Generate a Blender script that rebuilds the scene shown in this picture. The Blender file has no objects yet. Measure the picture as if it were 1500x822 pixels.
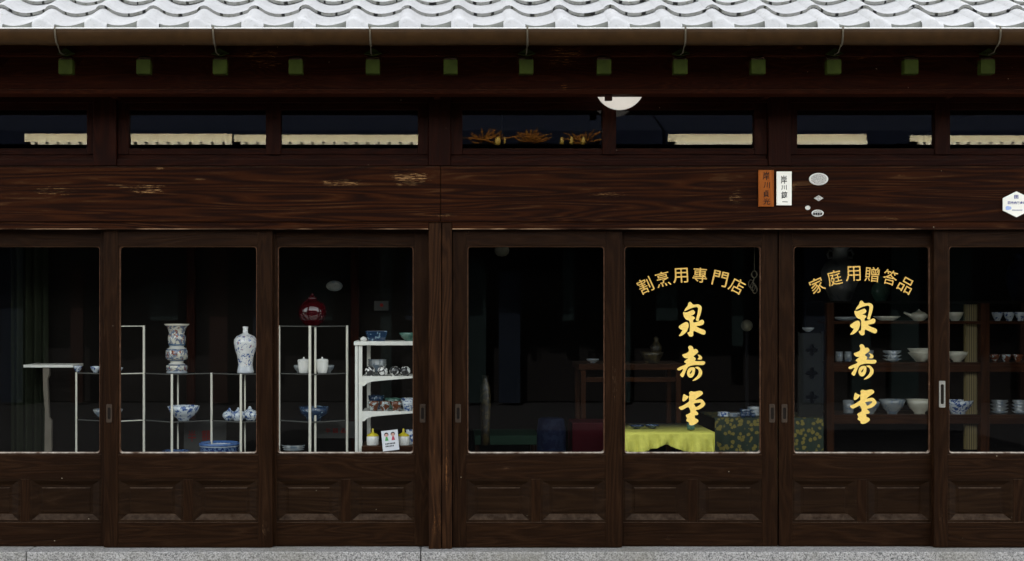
import bpy, bmesh, math, random
from mathutils import Vector, Matrix
random.seed(7)
sc = bpy.context.scene
COL = sc.collection
R = math.radians

# ------------------------------------------------------------------ camera, sky, sun, exposure
CAM_D, EYE, F, VX, VY = 8.0, 1.508, 2080.0, 650.0, 450.0
cam = bpy.data.cameras.new('camera')
cam_o = bpy.data.objects.new('camera', cam)
COL.objects.link(cam_o)
cam_o.location = (0, -CAM_D, EYE)
cam_o.rotation_euler = (R(90), 0, 0)
cam.sensor_fit = 'HORIZONTAL'
cam.sensor_width = 36.0
cam.lens = 36.0 * F / 1500.0
cam.shift_x = (750 - VX) / 1500.0
cam.shift_y = (VY - 411) / 1500.0
cam.clip_start, cam.clip_end = 0.1, 600
sc.camera = cam_o

SUN_EL = 42.0
world = bpy.data.worlds.new('World')
sc.world = world
world.use_nodes = True
wn = world.node_tree
sky = wn.nodes.new('ShaderNodeTexSky')
sky.sky_type = 'NISHITA'
sky.sun_disc = False
sky.sun_elevation = R(SUN_EL)
sky.sun_rotation = R(-12)
sky.dust_density = 2.5
bg = wn.nodes['Background']
bg.inputs['Strength'].default_value = 0.15
hs = wn.nodes.new('ShaderNodeHueSaturation')          # thin bright cloud: paler than a clear sky
hs.inputs['Saturation'].default_value = 0.16
wn.links.new(sky.outputs[0], hs.inputs['Color'])
wn.links.new(hs.outputs[0], bg.inputs['Color'])

sun = bpy.data.lights.new('sun', 'SUN')
sun.energy = 4.5
sun.angle = R(0.5)
sun.color = (1.0, 0.95, 0.87)
sun_o = bpy.data.objects.new('sun', sun)
COL.objects.link(sun_o)
sun_o.rotation_euler = (-R(90 - SUN_EL), 0, R(12))
sun_o.location = (0, 20, 30)

sc.render.engine = 'CYCLES'
sc.view_settings.view_transform = 'Standard'
sc.view_settings.look = 'None'
sc.view_settings.gamma = 1.0
sc.view_settings.use_curve_mapping = False
sc.view_settings.exposure = 2.7
sc.cycles.use_denoising = True
sc.cycles.max_bounces = 10
sc.cycles.diffuse_bounces = 5
sc.cycles.transparent_max_bounces = 16
sc.cycles.sample_clamp_indirect = 4.0
sc.cycles.caustics_reflective = False
sc.cycles.caustics_refractive = False

# ------------------------------------------------------------------ helpers
def S(y): return (CAM_D + y) / F                       # metres per photo pixel at depth y
def W(px, py, y): return Vector(((px - VX) * S(y), y, EYE + (VY - py) * S(y)))
def WX(px, y): return (px - VX) * S(y)
def WZ(py, y): return EYE + (VY - py) * S(y)

class MB:
    """collects shapes (world coordinates) and links them as ONE mesh object"""
    def __init__(s): s.v, s.f, s.m, s.sm = [], [], [], []
    def add(s, vs, fs, mat=0, smooth=False):
        b = len(s.v)
        s.v += [Vector(v) for v in vs]
        for f in fs:
            s.f.append([b + i for i in f]); s.m.append(mat); s.sm.append(smooth)
    def box(s, x0, x1, y0, y1, z0, z1, mat=0):
        s.add([(x0,y0,z0),(x1,y0,z0),(x1,y1,z0),(x0,y1,z0),(x0,y0,z1),(x1,y0,z1),(x1,y1,z1),(x0,y1,z1)],
              [(0,3,2,1),(4,5,6,7),(0,1,5,4),(1,2,6,5),(2,3,7,6),(3,0,4,7)], mat)
    def tube(s, pts, r, n=10, mat=0, cap=True):
        pts = [Vector(p) for p in pts]
        rs = r if isinstance(r, (list, tuple)) else [r] * len(pts)
        vs, fs = [], []
        for i, p in enumerate(pts):
            t = (pts[min(i+1, len(pts)-1)] - pts[max(i-1, 0)]).normalized()
            a = Vector((0,0,1)) if abs(t.z) < .9 else Vector((1,0,0))
            u = t.cross(a).normalized(); w = t.cross(u)
            for k in range(n):
                q = 2*math.pi*k/n
                vs.append(p + (u*math.cos(q) + w*math.sin(q)) * rs[i])
        for i in range(len(pts)-1):
            for k in range(n):
                fs.append((i*n+k, i*n+(k+1)%n, (i+1)*n+(k+1)%n, (i+1)*n+k))
        s.add(vs, fs, mat, True)
        if cap:
            s.add(vs[:n], [tuple(range(n))], mat); s.add(vs[-n:], [tuple(reversed(range(n)))], mat)
    def lathe(s, prof, c=(0,0,0), n=40, mat=0, sx=1.0, sy=1.0):
        c = Vector(c); vs, fs = [], []
        for r, z in prof:
            for k in range(n):
                q = 2*math.pi*k/n
                vs.append(c + Vector((math.cos(q)*max(r,1e-4)*sx, math.sin(q)*max(r,1e-4)*sy, z)))
        for i in range(len(prof)-1):
            for k in range(n):
                fs.append((i*n+k, i*n+(k+1)%n, (i+1)*n+(k+1)%n, (i+1)*n+k))
        s.add(vs, fs, mat, True)
    def prism(s, poly, y0, y1, mat=0):                  # poly in (x,z), extruded along y
        n = len(poly)
        s.add([(x,y0,z) for x,z in poly] + [(x,y1,z) for x,z in poly],
              [tuple(range(n)), tuple(reversed(range(n,2*n)))] + [(i,i+n,(i+1)%n+n,(i+1)%n) for i in range(n)], mat)
    def prism_z(s, poly, z0, z1, mat=0):                # poly in (x,y), extruded along z
        n = len(poly)
        s.add([(x,y,z0) for x,y in poly] + [(x,y,z1) for x,y in poly],
              [tuple(reversed(range(n))), tuple(range(n,2*n))] + [(i,(i+1)%n,(i+1)%n+n,i+n) for i in range(n)], mat)
    def build(s, name, mats, parent=None, origin=None, bevel=0, seg=2, fix=True):
        o0 = Vector(origin) if origin is not None else (root_of(parent) if parent else Vector((0,0,0)))
        me = bpy.data.meshes.new(name)
        me.from_pydata([v - o0 for v in s.v], [], s.f)
        if not isinstance(mats, (list, tuple)): mats = [mats]
        for m in mats: me.materials.append(m)
        for p, mi, sm in zip(me.polygons, s.m, s.sm): p.material_index = mi; p.use_smooth = sm
        if fix:
            bm = bmesh.new(); bm.from_mesh(me)
            bmesh.ops.recalc_face_normals(bm, faces=bm.faces)
            bm.to_mesh(me); bm.free()
        o = bpy.data.objects.new(name, me); COL.objects.link(o)
        if parent: o.parent = parent
        else: o.location = o0
        if bevel:
            b = o.modifiers.new('bevel', 'BEVEL'); b.width = bevel; b.segments = seg
            b.limit_method = 'ANGLE'; b.angle_limit = R(40); b.harden_normals = False
        return o
def root_of(o):
    while o.parent: o = o.parent
    return o.location.copy()
def tag(o, label=None, cat=None, group=None, kind=None):
    if label: o['label'] = label
    if cat: o['category'] = cat
    if group: o['group'] = group
    if kind: o['kind'] = kind
    return o
def thing(name, label, cat, loc=(0,0,0), group=None):
    o = bpy.data.objects.new(name, None); COL.objects.link(o)
    o.location = loc; o.empty_display_size = .1
    return tag(o, label, cat, group)

# ------------------------------------------------------------------ materials
def newmat(name):
    m = bpy.data.materials.new(name); m.use_nodes = True
    return m, m.node_tree, m.node_tree.nodes['Principled BSDF']
def N(nt, t, **kw):
    n = nt.nodes.new(t)
    for k, v in kw.items(): setattr(n, k, v)
    return n
def math_n(nt, op, a, b=None, c=None, clamp=False):
    n = nt.nodes.new('ShaderNodeMath'); n.operation = op; n.use_clamp = clamp
    for i, v in enumerate((a, b, c)):
        if v is None: continue
        if isinstance(v, (int, float)): n.inputs[i].default_value = v
        else: nt.links.new(v, n.inputs[i])
    return n.outputs[0]
def mixc(nt, fac, a, b):
    n = nt.nodes.new('ShaderNodeMix'); n.data_type = 'RGBA'
    for i, v in ((0, fac), (6, a), (7, b)):
        if isinstance(v, (int, float)): n.inputs[i].default_value = v
        elif isinstance(v, tuple): n.inputs[i].default_value = (*v[:3], 1)
        else: nt.links.new(v, n.inputs[i])
    return n.outputs[2]
def noise(nt, vec, scale=5, detail=4, rough=.55, dist=0):
    n = nt.nodes.new('ShaderNodeTexNoise'); n.inputs['Scale'].default_value = scale
    n.inputs['Detail'].default_value = detail; n.inputs['Roughness'].default_value = rough
    n.inputs['Distortion'].default_value = dist
    nt.links.new(vec, n.inputs['Vector'])
    return n.outputs[0]
def ramp(nt, fac, lo, hi):
    n = nt.nodes.new('ShaderNodeMapRange'); n.inputs[1].default_value = lo; n.inputs[2].default_value = hi
    n.clamp = True
    nt.links.new(fac, n.inputs[0])
    return n.outputs[0]
def mapping(nt, vec, scale=(1,1,1), loc=(0,0,0)):
    n = nt.nodes.new('ShaderNodeMapping'); n.inputs['Scale'].default_value = scale
    n.inputs['Location'].default_value = loc
    nt.links.new(vec, n.inputs['Vector'])
    return n.outputs[0]
def world_pos(nt): return nt.nodes.new('ShaderNodeNewGeometry').outputs['Position']
def obj_pos(nt, rnd=True):
    v = nt.nodes.new('ShaderNodeTexCoord').outputs['Object']
    if not rnd: return v
    oi = nt.nodes.new('ShaderNodeObjectInfo')
    a = nt.nodes.new('ShaderNodeVectorMath'); a.operation = 'ADD'
    sc_ = math_n(nt, 'MULTIPLY', oi.outputs['Random'], 9.0)
    cmb = nt.nodes.new('ShaderNodeCombineXYZ')
    for i in range(3): nt.links.new(sc_, cmb.inputs[i])
    nt.links.new(v, a.inputs[0]); nt.links.new(cmb.outputs[0], a.inputs[1])
    return a.outputs[0]
def bump(nt, bsdf, h, strength=.3, dist=.01):
    b = nt.nodes.new('ShaderNodeBump'); b.inputs['Strength'].default_value = strength
    b.inputs['Distance'].default_value = dist
    nt.links.new(h, b.inputs['Height']); nt.links.new(b.outputs[0], bsdf.inputs['Normal'])

def wood(name, dark, mid, light, axis='x', worn=.62, rings=26.0, rough=.6, worn_amt=.8, patches=(), spec=.045, dust=.5, ringc=.35, dust_sky_c=(.20,.14,.095), streaks=.06, gx=.55):
    """old stained timber: contour-like grain, fine fibres, and places where the stain has worn through"""
    m, nt, b = newmat(name)
    p = world_pos(nt)
    g = {'x': (gx, 3.2, 5.0), 'z': (5.0, 3.2, .5)}[axis]
    gf = {'x': (4, 130, 130), 'z': (130, 130, 4)}[axis]
    h = noise(nt, mapping(nt, p, g), 1.7, 2.5, .5, .35)
    ring = math_n(nt, 'SINE', math_n(nt, 'MULTIPLY', h, rings * 6.283))
    ring = math_n(nt, 'MULTIPLY_ADD', ring, .5, .5)
    fib = noise(nt, mapping(nt, p, gf), 1.0, 3, .6)
    big = noise(nt, p, 1.3, 4, .6)
    t = math_n(nt, 'ADD', math_n(nt, 'MULTIPLY', ring, ringc), math_n(nt, 'MULTIPLY', fib, 1-ringc))
    c = mixc(nt, ramp(nt, t, .2, .85), dark, mid)
    c = mixc(nt, math_n(nt, 'MULTIPLY', ramp(nt, big, .45, .75), .6), c, dark)
    gw = {'x': (1.2, 6, 9), 'z': (9, 6, 1.1)}[axis]
    wn_ = noise(nt, mapping(nt, p, gw, (3.1, 1.7, 5.3)), 1.6, 6, .62)
    wear = ramp(nt, wn_, worn, worn + .12)
    for (px, py, hw, hh, amt, yy) in patches:           # worn spots: position and half size on the beam
        q = W(px, py, yy)
        sx, sz = hw * S(yy), hh * S(yy)
        d = nt.nodes.new('ShaderNodeVectorMath'); d.operation = 'SUBTRACT'
        nt.links.new(p, d.inputs[0]); d.inputs[1].default_value = q
        sp = nt.nodes.new('ShaderNodeSeparateXYZ'); nt.links.new(d.outputs[0], sp.inputs[0])
        ex = math_n(nt, 'POWER', math_n(nt, 'ABSOLUTE', math_n(nt, 'DIVIDE', sp.outputs[0], sx)), 2.5)
        ez = math_n(nt, 'POWER', math_n(nt, 'ABSOLUTE', math_n(nt, 'DIVIDE', sp.outputs[2], sz)), 2.5)
        k = math_n(nt, 'SUBTRACT', 1.0, math_n(nt, 'ADD', ex, ez), clamp=True)
        n2 = noise(nt, mapping(nt, p, {'x': (11, 30, 88), 'z': (85, 40, 20)}[axis]), 2.4, 6, .72)
        k = ramp(nt, math_n(nt, 'ADD', math_n(nt, 'MULTIPLY', k, .35), n2), .90 - .06*amt, .98 - .05*amt)
        k = math_n(nt, 'MULTIPLY', k, amt, clamp=True)
        wear = math_n(nt, 'MAXIMUM', wear, k)
    lines = math_n(nt, 'MULTIPLY_ADD', ramp(nt, ring, .45, .95), .82, .18)
    wear = math_n(nt, 'MULTIPLY', math_n(nt, 'MULTIPLY', wear, lines), worn_amt, clamp=True)
    c = mixc(nt, wear, c, light)
    streak = math_n(nt, 'MULTIPLY', ramp(nt, ring, .80, 1.0), ramp(nt, noise(nt, mapping(nt, p, gw, (7.7, 2.2, .4)), 3.0, 5, .7), .50, .72))
    c = mixc(nt, math_n(nt, 'MULTIPLY', streak, streaks), c, light)
    sp_n = noise(nt, p, 46, 1, .5)
    c = mixc(nt, math_n(nt, 'MULTIPLY', ramp(nt, sp_n, .82, .84), .7), c, (.45, .38, .28))
    if dust:                                              # dust on ledges that face up; on the glazing bead, painted sky light
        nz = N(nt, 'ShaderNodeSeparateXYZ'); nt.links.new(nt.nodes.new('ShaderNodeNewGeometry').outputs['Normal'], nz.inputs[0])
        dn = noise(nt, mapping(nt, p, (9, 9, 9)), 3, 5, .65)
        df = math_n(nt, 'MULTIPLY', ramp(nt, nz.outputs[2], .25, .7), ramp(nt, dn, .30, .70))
        c = mixc(nt, math_n(nt, 'MULTIPLY', df, dust), c, dust_sky_c)
    nt.links.new(c, b.inputs['Base Color'])
    rr = math_n(nt, 'MULTIPLY_ADD', fib, .25, rough - .12)
    nt.links.new(rr, b.inputs['Roughness'])
    b.inputs['Specular IOR Level'].default_value = spec
    hh_ = math_n(nt, 'ADD', math_n(nt, 'MULTIPLY', ring, .35), fib)
    bump(nt, b, hh_, .35, .004)
    return m

def plain(name, col, rough=.5, metal=0, var=.12, scale=30, spec=None, bumps=0, coat=0):
    if spec is None: spec = .5 if max(col) > .3 else .06
    m, nt, b = newmat(name)
    p = world_pos(nt)
    n = noise(nt, p, scale, 4, .6)
    lo = tuple(max(0, c*(1-var)) for c in col); hi = tuple(min(1, c*(1+var)) for c in col)
    nt.links.new(mixc(nt, n, lo, hi), b.inputs['Base Color'])
    b.inputs['Roughness'].default_value = rough; b.inputs['Metallic'].default_value = metal
    b.inputs['Specular IOR Level'].default_value = spec
    b.inputs['Coat Weight'].default_value = coat; b.inputs['Coat Roughness'].default_value = .05
    if bumps: bump(nt, b, n, bumps, .01)
    return m

def ceramic(name, base, pat=None, scale=22, thr=.56, pat2=None, thr2=.66, stretch=(1,1,1), rough=.12, bands=()):
    m, nt, b = newmat(name)
    p = mapping(nt, obj_pos(nt), stretch)
    c = mixc(nt, noise(nt, p, 8, 2), tuple(x*.94 for x in base), base)
    if pat:
        a = noise(nt, p, scale, 3, .6, .8)
        c = mixc(nt, ramp(nt, a, thr, thr+.035), c, pat)
    if pat2:
        a2 = noise(nt, mapping(nt, p, (1,1,1), (4,2,7)), scale*1.1, 2, .5, .5)
        c = mixc(nt, ramp(nt, a2, thr2, thr2+.03), c, pat2)
    if bands:                                             # plain rings (heights above the foot, metres)
        sz = N(nt, 'ShaderNodeSeparateXYZ'); nt.links.new(obj_pos(nt, False), sz.inputs[0])
        for z0, z1, bc in bands:
            k_ = math_n(nt, 'LESS_THAN', math_n(nt, 'ABSOLUTE', math_n(nt, 'SUBTRACT', sz.outputs[2], (z0+z1)/2)), (z1-z0)/2)
            c = mixc(nt, k_, c, bc)
    nt.links.new(c, b.inputs['Base Color'])
    b.inputs['Roughness'].default_value = rough
    b.inputs['Coat Weight'].default_value = .3; b.inputs['Coat Roughness'].default_value = .05
    return m

M = {}
DK, MD, LT = (.016,.0062,.0032), (.045,.0165,.0068), (.30,.165,.065)
BEAM_Y, LINT_Y = -.32, -.045
M['beam_eave'] = wood('eave_beam_wood', (.017,.0036,.0012), (.042,.0092,.0026), (.34,.15,.035), 'x', worn=.74,
    patches=((390,93,46,12,1.0,BEAM_Y),(822,91,44,12,1.0,BEAM_Y),(826,128,9,12,.9,BEAM_Y),(1150,84,22,5,.8,BEAM_Y),(1258,85,26,5,.8,BEAM_Y),(110,138,30,6,.4,BEAM_Y)))
M['lintel'] = wood('lintel_wood', (.0090,.0021,.0005), (.031,.0078,.0014), (.42,.24,.10), 'x', worn=.68, rings=15, worn_amt=.85, ringc=.62, streaks=.09, gx=.26,
    patches=((215,277,45,14,.9,LINT_Y),(500,268,60,10,.9,LINT_Y),(600,262,48,22,1.0,LINT_Y),(80,280,60,12,.55,LINT_Y),(890,285,60,8,.6,LINT_Y),(1078,290,20,24,.7,LINT_Y),(1160,275,24,16,.6,LINT_Y),(650,315,40,5,.7,LINT_Y),(234,247,12,3,.9,LINT_Y)))
M['wood_h'] = wood('door_rail_wood', (.0082,.0032,.0011), (.0200,.0082,.0030), (.15,.085,.045), 'x', worn=.73, rings=12, rough=.48, patches=((243,684,9,6,.9,.02),(1003,690,40,7,.7,.04),(740,684,30,6,.5,.02)))
M['wood_v'] = wood('door_stile_wood', (.0082,.0032,.0011), (.0200,.0082,.0030), (.15,.085,.045), 'z', worn=.73, rings=12, rough=.48, patches=((390,775,10,22,1.0,.02),(900,560,7,60,.6,.02),(1378,760,8,30,.6,.02)))
M['panel'] = wood('door_panel_wood', (.0080,.0035,.0013), (.0172,.0080,.0032), (.15,.09,.05), 'x', worn=.70, rings=9, rough=.5)
M['post'] = wood('post_wood', (.0125,.0050,.002), (.036,.0150,.0058), (.20,.085,.03), 'z', worn=.70, rings=10, ringc=.5,
    patches=((655,690,8,70,.9,-.03),(640,770,14,34,.8,-.03)))
M['worn_edge'] = wood('worn_timber_edge', (.012,.004,.002), (.06,.026,.012), (.34,.21,.12), 'x', worn=.45, rings=8, rough=.6, worn_amt=1.0, dust=.2)
M['frame_red'] = wood('transom_wood', (.0090,.0020,.0008), (.024,.0052,.0018), (.11,.035,.012), 'x', worn=.76, rings=12, rough=.5)
M['frame_red_v'] = wood('transom_post_wood', (.0090,.0020,.0008), (.024,.0052,.0018), (.11,.035,.012), 'z', worn=.76, rings=12, rough=.5)
M['inner_wood'] = wood('shop_cabinet_wood', (.019,.0065,.0024), (.046,.0160,.0055), (.12,.05,.016), 'x', worn=.8, rings=8, rough=.45)
M['inner_wood_v'] = wood('shop_cabinet_post_wood', (.019,.0065,.0024), (.046,.0160,.0055), (.12,.05,.016), 'z', worn=.8, rings=8, rough=.45)
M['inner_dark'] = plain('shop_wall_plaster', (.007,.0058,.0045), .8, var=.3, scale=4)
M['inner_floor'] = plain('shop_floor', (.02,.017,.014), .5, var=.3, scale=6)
M['bead'] = wood('glazing_bead_wood', (.045,.022,.012), (.10,.052,.030), (.2,.12,.08), 'x', worn=.6, rings=6, dust=1.0, dust_sky_c=(.50,.44,.37))  # pale tint on the bead's upward faces is sky light painted in
M['copper'] = plain('verdigris_copper', (.020,.027,.003), .7, .0, .75, 16, bumps=.2)
M['copper_dark'] = plain('dark_copper', (.022,.030,.006), .6, .0, .45, 60)
M['gutter'] = plain('brown_gutter', (.034,.0165,.0050), .5, 0, .5, 14, spec=.10)
M['gutter_lip'] = plain('gutter_lip', (.62,.61,.58), .4, 0, .15, 30)  # paler than the brown gutter: sky highlight along the lip painted in
M['strap'] = plain('hanger_metal', (.10,.085,.06), .45, .4, .3, 50)
M['milk'] = plain('milk_glass', (.86,.82,.76), .25, 0, .03, 6, coat=.3)
M['gold'] = plain('gold_leaf', (.86,.58,.14), .42, .15, .24, 110)
M['gold_arch'] = plain('old_gold_leaf', (.66,.40,.085), .42, .15, .35, 120)
M['ink'] = plain('black_ink', (.008,.008,.009), .5)
M['blue_ink'] = plain('blue_ink', (.015,.025,.22), .5)
M['paper'] = plain('white_plate', (.84,.82,.72), .5, 0, .03, 20)
M['brown_plate'] = wood('name_board_wood', (.22,.058,.010), (.36,.105,.018), (.42,.06,.012), 'z', worn=.6, rings=8, rough=.45, worn_amt=.6)
M['white_paint'] = plain('white_paint', (.78,.77,.70), .45, 0, .06, 25)
M['rod'] = plain('shelf_rod', (.74,.71,.60), .35, .0, .08, 20)
M['black_shelf'] = plain('black_shelf_glass', (.018,.02,.02), .2, 0, .2, 20)
M['red_glaze'] = ceramic('red_glaze', (.040,.0012,.003), (.026,.0008,.002), 7, .5, rough=.05)
M['white_glaze'] = ceramic('white_glaze', (.80,.79,.74))
M['cream_glaze'] = ceramic('cream_glaze', (.52,.50,.40))
M['blue_white'] = ceramic('blue_white_glaze', (.58,.63,.66), (.03,.08,.24), 46, .52)
M['blue_dense'] = ceramic('blue_pattern_glaze', (.13,.20,.32), (.010,.03,.12), 70, .46,
    bands=[(.085, .10, (.05,.12,.30)), (.075, .081, (.40,.46,.52)), (.02, .03, (.06,.13,.30))])
M['blue_dark'] = ceramic('dark_blue_glaze', (.010,.030,.070), (.22,.32,.38), 34, .60)
M['vase_mix'] = ceramic('polychrome_glaze', (.56,.54,.45), (.13,.16,.22), 48, .47, (.20,.055,.03), .60,
    bands=[(a*.00407, b_*.00407, col) for a, b_, col in ((0,3,(.42,.46,.50)),(11.5,13,(.05,.08,.14)),(13,18,(.55,.54,.48)),(18,19.5,(.06,.10,.18)),(33.5,35,(.06,.10,.18)),(35.5,40,(.50,.50,.46)),(40.5,42.5,(.07,.14,.24)),(69.5,73,(.66,.62,.50)))])
M['vase_tree'] = ceramic('flowered_glaze', (.76,.76,.74), (.05,.11,.30), 40, .55, (.36,.07,.04), .66,
    bands=[(-.01, .040, (.62,.65,.68)), (.225, .30, (.76,.76,.74))])
M['green_glaze'] = ceramic('green_glaze', (.05,.13,.10), (.09,.18,.14), 12, .5)
M['black_white'] = ceramic('black_white_glaze', (.03,.03,.03), (.80,.79,.75), 30, .53)
M['orange_blue'] = ceramic('orange_glaze', (.13,.040,.016), (.38,.44,.43), 34, .53)
M['grey_glaze'] = ceramic('grey_glaze', (.25,.27,.27), (.14,.18,.22), 20, .55)
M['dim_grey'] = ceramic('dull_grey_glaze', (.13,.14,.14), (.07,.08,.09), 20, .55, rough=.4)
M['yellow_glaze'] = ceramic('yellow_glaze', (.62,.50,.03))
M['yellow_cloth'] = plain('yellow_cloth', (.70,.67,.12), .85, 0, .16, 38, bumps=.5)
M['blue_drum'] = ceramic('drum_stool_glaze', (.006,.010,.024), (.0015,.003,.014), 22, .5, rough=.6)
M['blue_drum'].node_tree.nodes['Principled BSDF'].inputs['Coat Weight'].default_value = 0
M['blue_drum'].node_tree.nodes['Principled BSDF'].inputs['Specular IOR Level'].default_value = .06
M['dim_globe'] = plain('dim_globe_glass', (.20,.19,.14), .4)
M['brass_dish'] = ceramic('gilt_glaze', (.014,.011,.005), (.055,.04,.012), 30, .5, rough=.5)
M['red_box'] = plain('red_lacquer', (.030,.0010,.003), .4)
M['grey_paper'] = plain('grey_price_card', (.05,.05,.046), .7, 0, .08, 20)
M['red_ink'] = plain('red_ink', (.16,.012,.01), .6)
M['pink'] = plain('printed_skin', (.75,.42,.34), .6)
M['print_green'] = plain('printed_green', (.10,.42,.12), .6)
M['print_red'] = plain('printed_red', (.60,.07,.12), .6)
M['card_white'] = plain('white_card', (.80,.80,.84), .45, 0, .03, 20)
M['black_lacquer'] = plain('black_lacquer', (.014,.015,.014), .35)
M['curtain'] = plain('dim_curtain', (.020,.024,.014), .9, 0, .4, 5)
M['asphalt'] = plain('asphalt', (.014,.014,.0145), 1.0, 0, .35, 60, spec=.0)
M['paving'] = plain('paving', (.42,.40,.36), .8, 0, .2, 14)
M['metal_plate'] = plain('handle_plate', (.050,.036,.026), .4, .35, .35, 60)
M['handle_pit'] = plain('handle_recess', (.012,.009,.007), .5, .1)
M['bright_plate'] = plain('bright_handle_plate', (.26,.25,.22), .4, .3, .6, 120)

# bamboo slats
m, nt, b = newmat('bamboo_blind'); p = world_pos(nt)
sp = N(nt, 'ShaderNodeSeparateXYZ'); nt.links.new(p, sp.inputs[0])
w = math_n(nt, 'MULTIPLY_ADD', math_n(nt, 'SINE', math_n(nt, 'MULTIPLY', sp.outputs[0], 430)), .5, .5)
nt.links.new(mixc(nt, w, (.05,.035,.012), (.22,.17,.065)), b.inputs['Base Color']); b.inputs['Roughness'].default_value = .6
M['bamboo'] = m
# brocade
m, nt, b = newmat('green_brocade'); p = world_pos(nt)
vv = N(nt, 'ShaderNodeTexVoronoi'); vv.inputs['Scale'].default_value = 33; nt.links.new(mapping(nt, p, (1,.6,1)), vv.inputs['Vector'])
k = ramp(nt, math_n(nt, 'ADD', vv.outputs['Distance'], math_n(nt, 'MULTIPLY', noise(nt, p, 60, 2), .5)), .70, .60)
nt.links.new(mixc(nt, k, (.004,.015,.004), (.15,.115,.012)), b.inputs['Base Color']); b.inputs['Roughness'].default_value = .7
M['brocade'] = m
# granite
m, nt, b = newmat('granite'); p = world_pos(nt)
g1 = noise(nt, p, 130, 3, .7); g2 = noise(nt, p, 60, 3, .7); g3 = noise(nt, p, 3, 3)
c = mixc(nt, ramp(nt, g1, .36, .62), (.04,.04,.04), (.43,.42,.40))
c = mixc(nt, math_n(nt, 'MULTIPLY', ramp(nt, g2, .5, .7), .6), c, (.22,.21,.20))
c = mixc(nt, math_n(nt, 'MULTIPLY', ramp(nt, g3, .45, .70), .55), c, (.17,.16,.125))
nt.links.new(c, b.inputs['Base Color']); b.inputs['Roughness'].default_value = .7; bump(nt, b, g1, .3, .003)
M['granite'] = m
# roof tile: silvery fired clay, slight mottling, moss specks near the eave
m, nt, b = newmat('silver_roof_tile'); p = world_pos(nt)
t1 = noise(nt, p, 7, 4, .6); t2 = noise(nt, p, 60, 3, .6)
c = mixc(nt, ramp(nt, t1, .3, .7), (.40,.40,.395), (.48,.48,.475))
c = mixc(nt, math_n(nt, 'MULTIPLY', ramp(nt, t2, .56, .70), .45), c, (.25,.25,.215))
nt.links.new(c, b.inputs['Base Color']); b.inputs['Roughness'].default_value = .5; bump(nt, b, t2, .15, .003)
M['tile'] = m
m, nt, b = newmat('roof_tile_edge'); p = world_pos(nt)
sp = N(nt, 'ShaderNodeSeparateXYZ'); nt.links.new(p, sp.inputs[0])
jn = noise(nt, mapping(nt, p, (9, 1, 1)), 1.0, 2, .5); t3 = noise(nt, p, 40, 3)
w = math_n(nt, 'MULTIPLY_ADD', math_n(nt, 'SINE', math_n(nt, 'ADD', math_n(nt, 'MULTIPLY', sp.outputs[0], 62), math_n(nt, 'MULTIPLY', jn, 9))), .5, .5)
c = mixc(nt, ramp(nt, w, .90, .97), (.23,.23,.215), (.012,.012,.012))
c = mixc(nt, math_n(nt, 'MULTIPLY', ramp(nt, t3, .5, .7), .6), c, (.09,.09,.06))
nt.links.new(c, b.inputs['Base Color']); b.inputs['Roughness'].default_value = .7; b.inputs['Specular IOR Level'].default_value = .1
M['tile_edge'] = m
M['tile_face'] = plain('eave_tile_face', (.27,.28,.25), .7, 0, .4, 30)
# emblem plate: stippled pewter
m, nt, b = newmat('stippled_plate'); p = world_pos(nt)
t = noise(nt, p, 330, 2, .6)
nt.links.new(mixc(nt, ramp(nt, t, .40, .58), (.12,.115,.10), (.62,.60,.54)), b.inputs['Base Color'])
b.inputs['Roughness'].default_value = .45; bump(nt, b, t, .5, .003)
M['emblem'] = m
# window glass: clear sheet, Fresnel mirror on both faces
m, nt, b = newmat('window_glass'); nt.nodes.remove(b)
lw = N(nt, 'ShaderNodeLayerWeight'); lw.inputs[0].default_value = .5
fr = math_n(nt, 'MULTIPLY_ADD', math_n(nt, 'POWER', lw.outputs['Facing'], 5.0), .955, .042)
tr = N(nt, 'ShaderNodeBsdfTransparent'); tr.inputs[0].default_value = (.93,.95,.94,1)
gl = N(nt, 'ShaderNodeBsdfGlossy'); gl.inputs['Roughness'].default_value = 0; gl.inputs[0].default_value = (1,1,1,1)
mx = N(nt, 'ShaderNodeMixShader'); nt.links.new(fr, mx.inputs[0]); nt.links.new(tr.outputs[0], mx.inputs[1]); nt.links.new(gl.outputs[0], mx.inputs[2])
nt.links.new(mx.outputs[0], nt.nodes['Material Output'].inputs[0])
M['glass'] = m

# ------------------------------------------------------------------ lettering
def text_mb(mb, ch, cx, cz, y, size_w, size_h, rot=0, mat=0, bold=0, thick=.0015):
    cu = bpy.data.curves.new('lettering', 'FONT')
    cu.body = ch; cu.size = 1.0; cu.offset = bold; cu.resolution_u = 3; cu.extrude = 0
    ob = bpy.data.objects.new('lettering', cu); COL.objects.link(ob)
    dg = bpy.context.evaluated_depsgraph_get()
    me = bpy.data.meshes.new_from_object(ob.evaluated_get(dg))
    bpy.data.objects.remove(ob); bpy.data.curves.remove(cu)
    vs = [v.co.copy() for v in me.vertices]
    if not vs: return
    x0 = min(v.x for v in vs); x1 = max(v.x for v in vs); y0 = min(v.y for v in vs); y1 = max(v.y for v in vs)
    kx = size_w / max(x1-x0, .01); ky = size_h / max(y1-y0, .01)
    if size_h == 0: ky = kx
    if len(ch) == 1 and (y1-y0) < .3: ky = kx * 1.0
    c, s_ = math.cos(rot), math.sin(rot)
    out = []
    for v in vs:
        a, b_ = (v.x-(x0+x1)/2)*kx, (v.y-(y0+y1)/2)*ky
        out.append((cx + a*c - b_*s_, y, cz + a*s_ + b_*c))
    mb.add(out, [tuple(p.vertices) for p in me.polygons], mat)
    bpy.data.meshes.remove(me)
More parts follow.
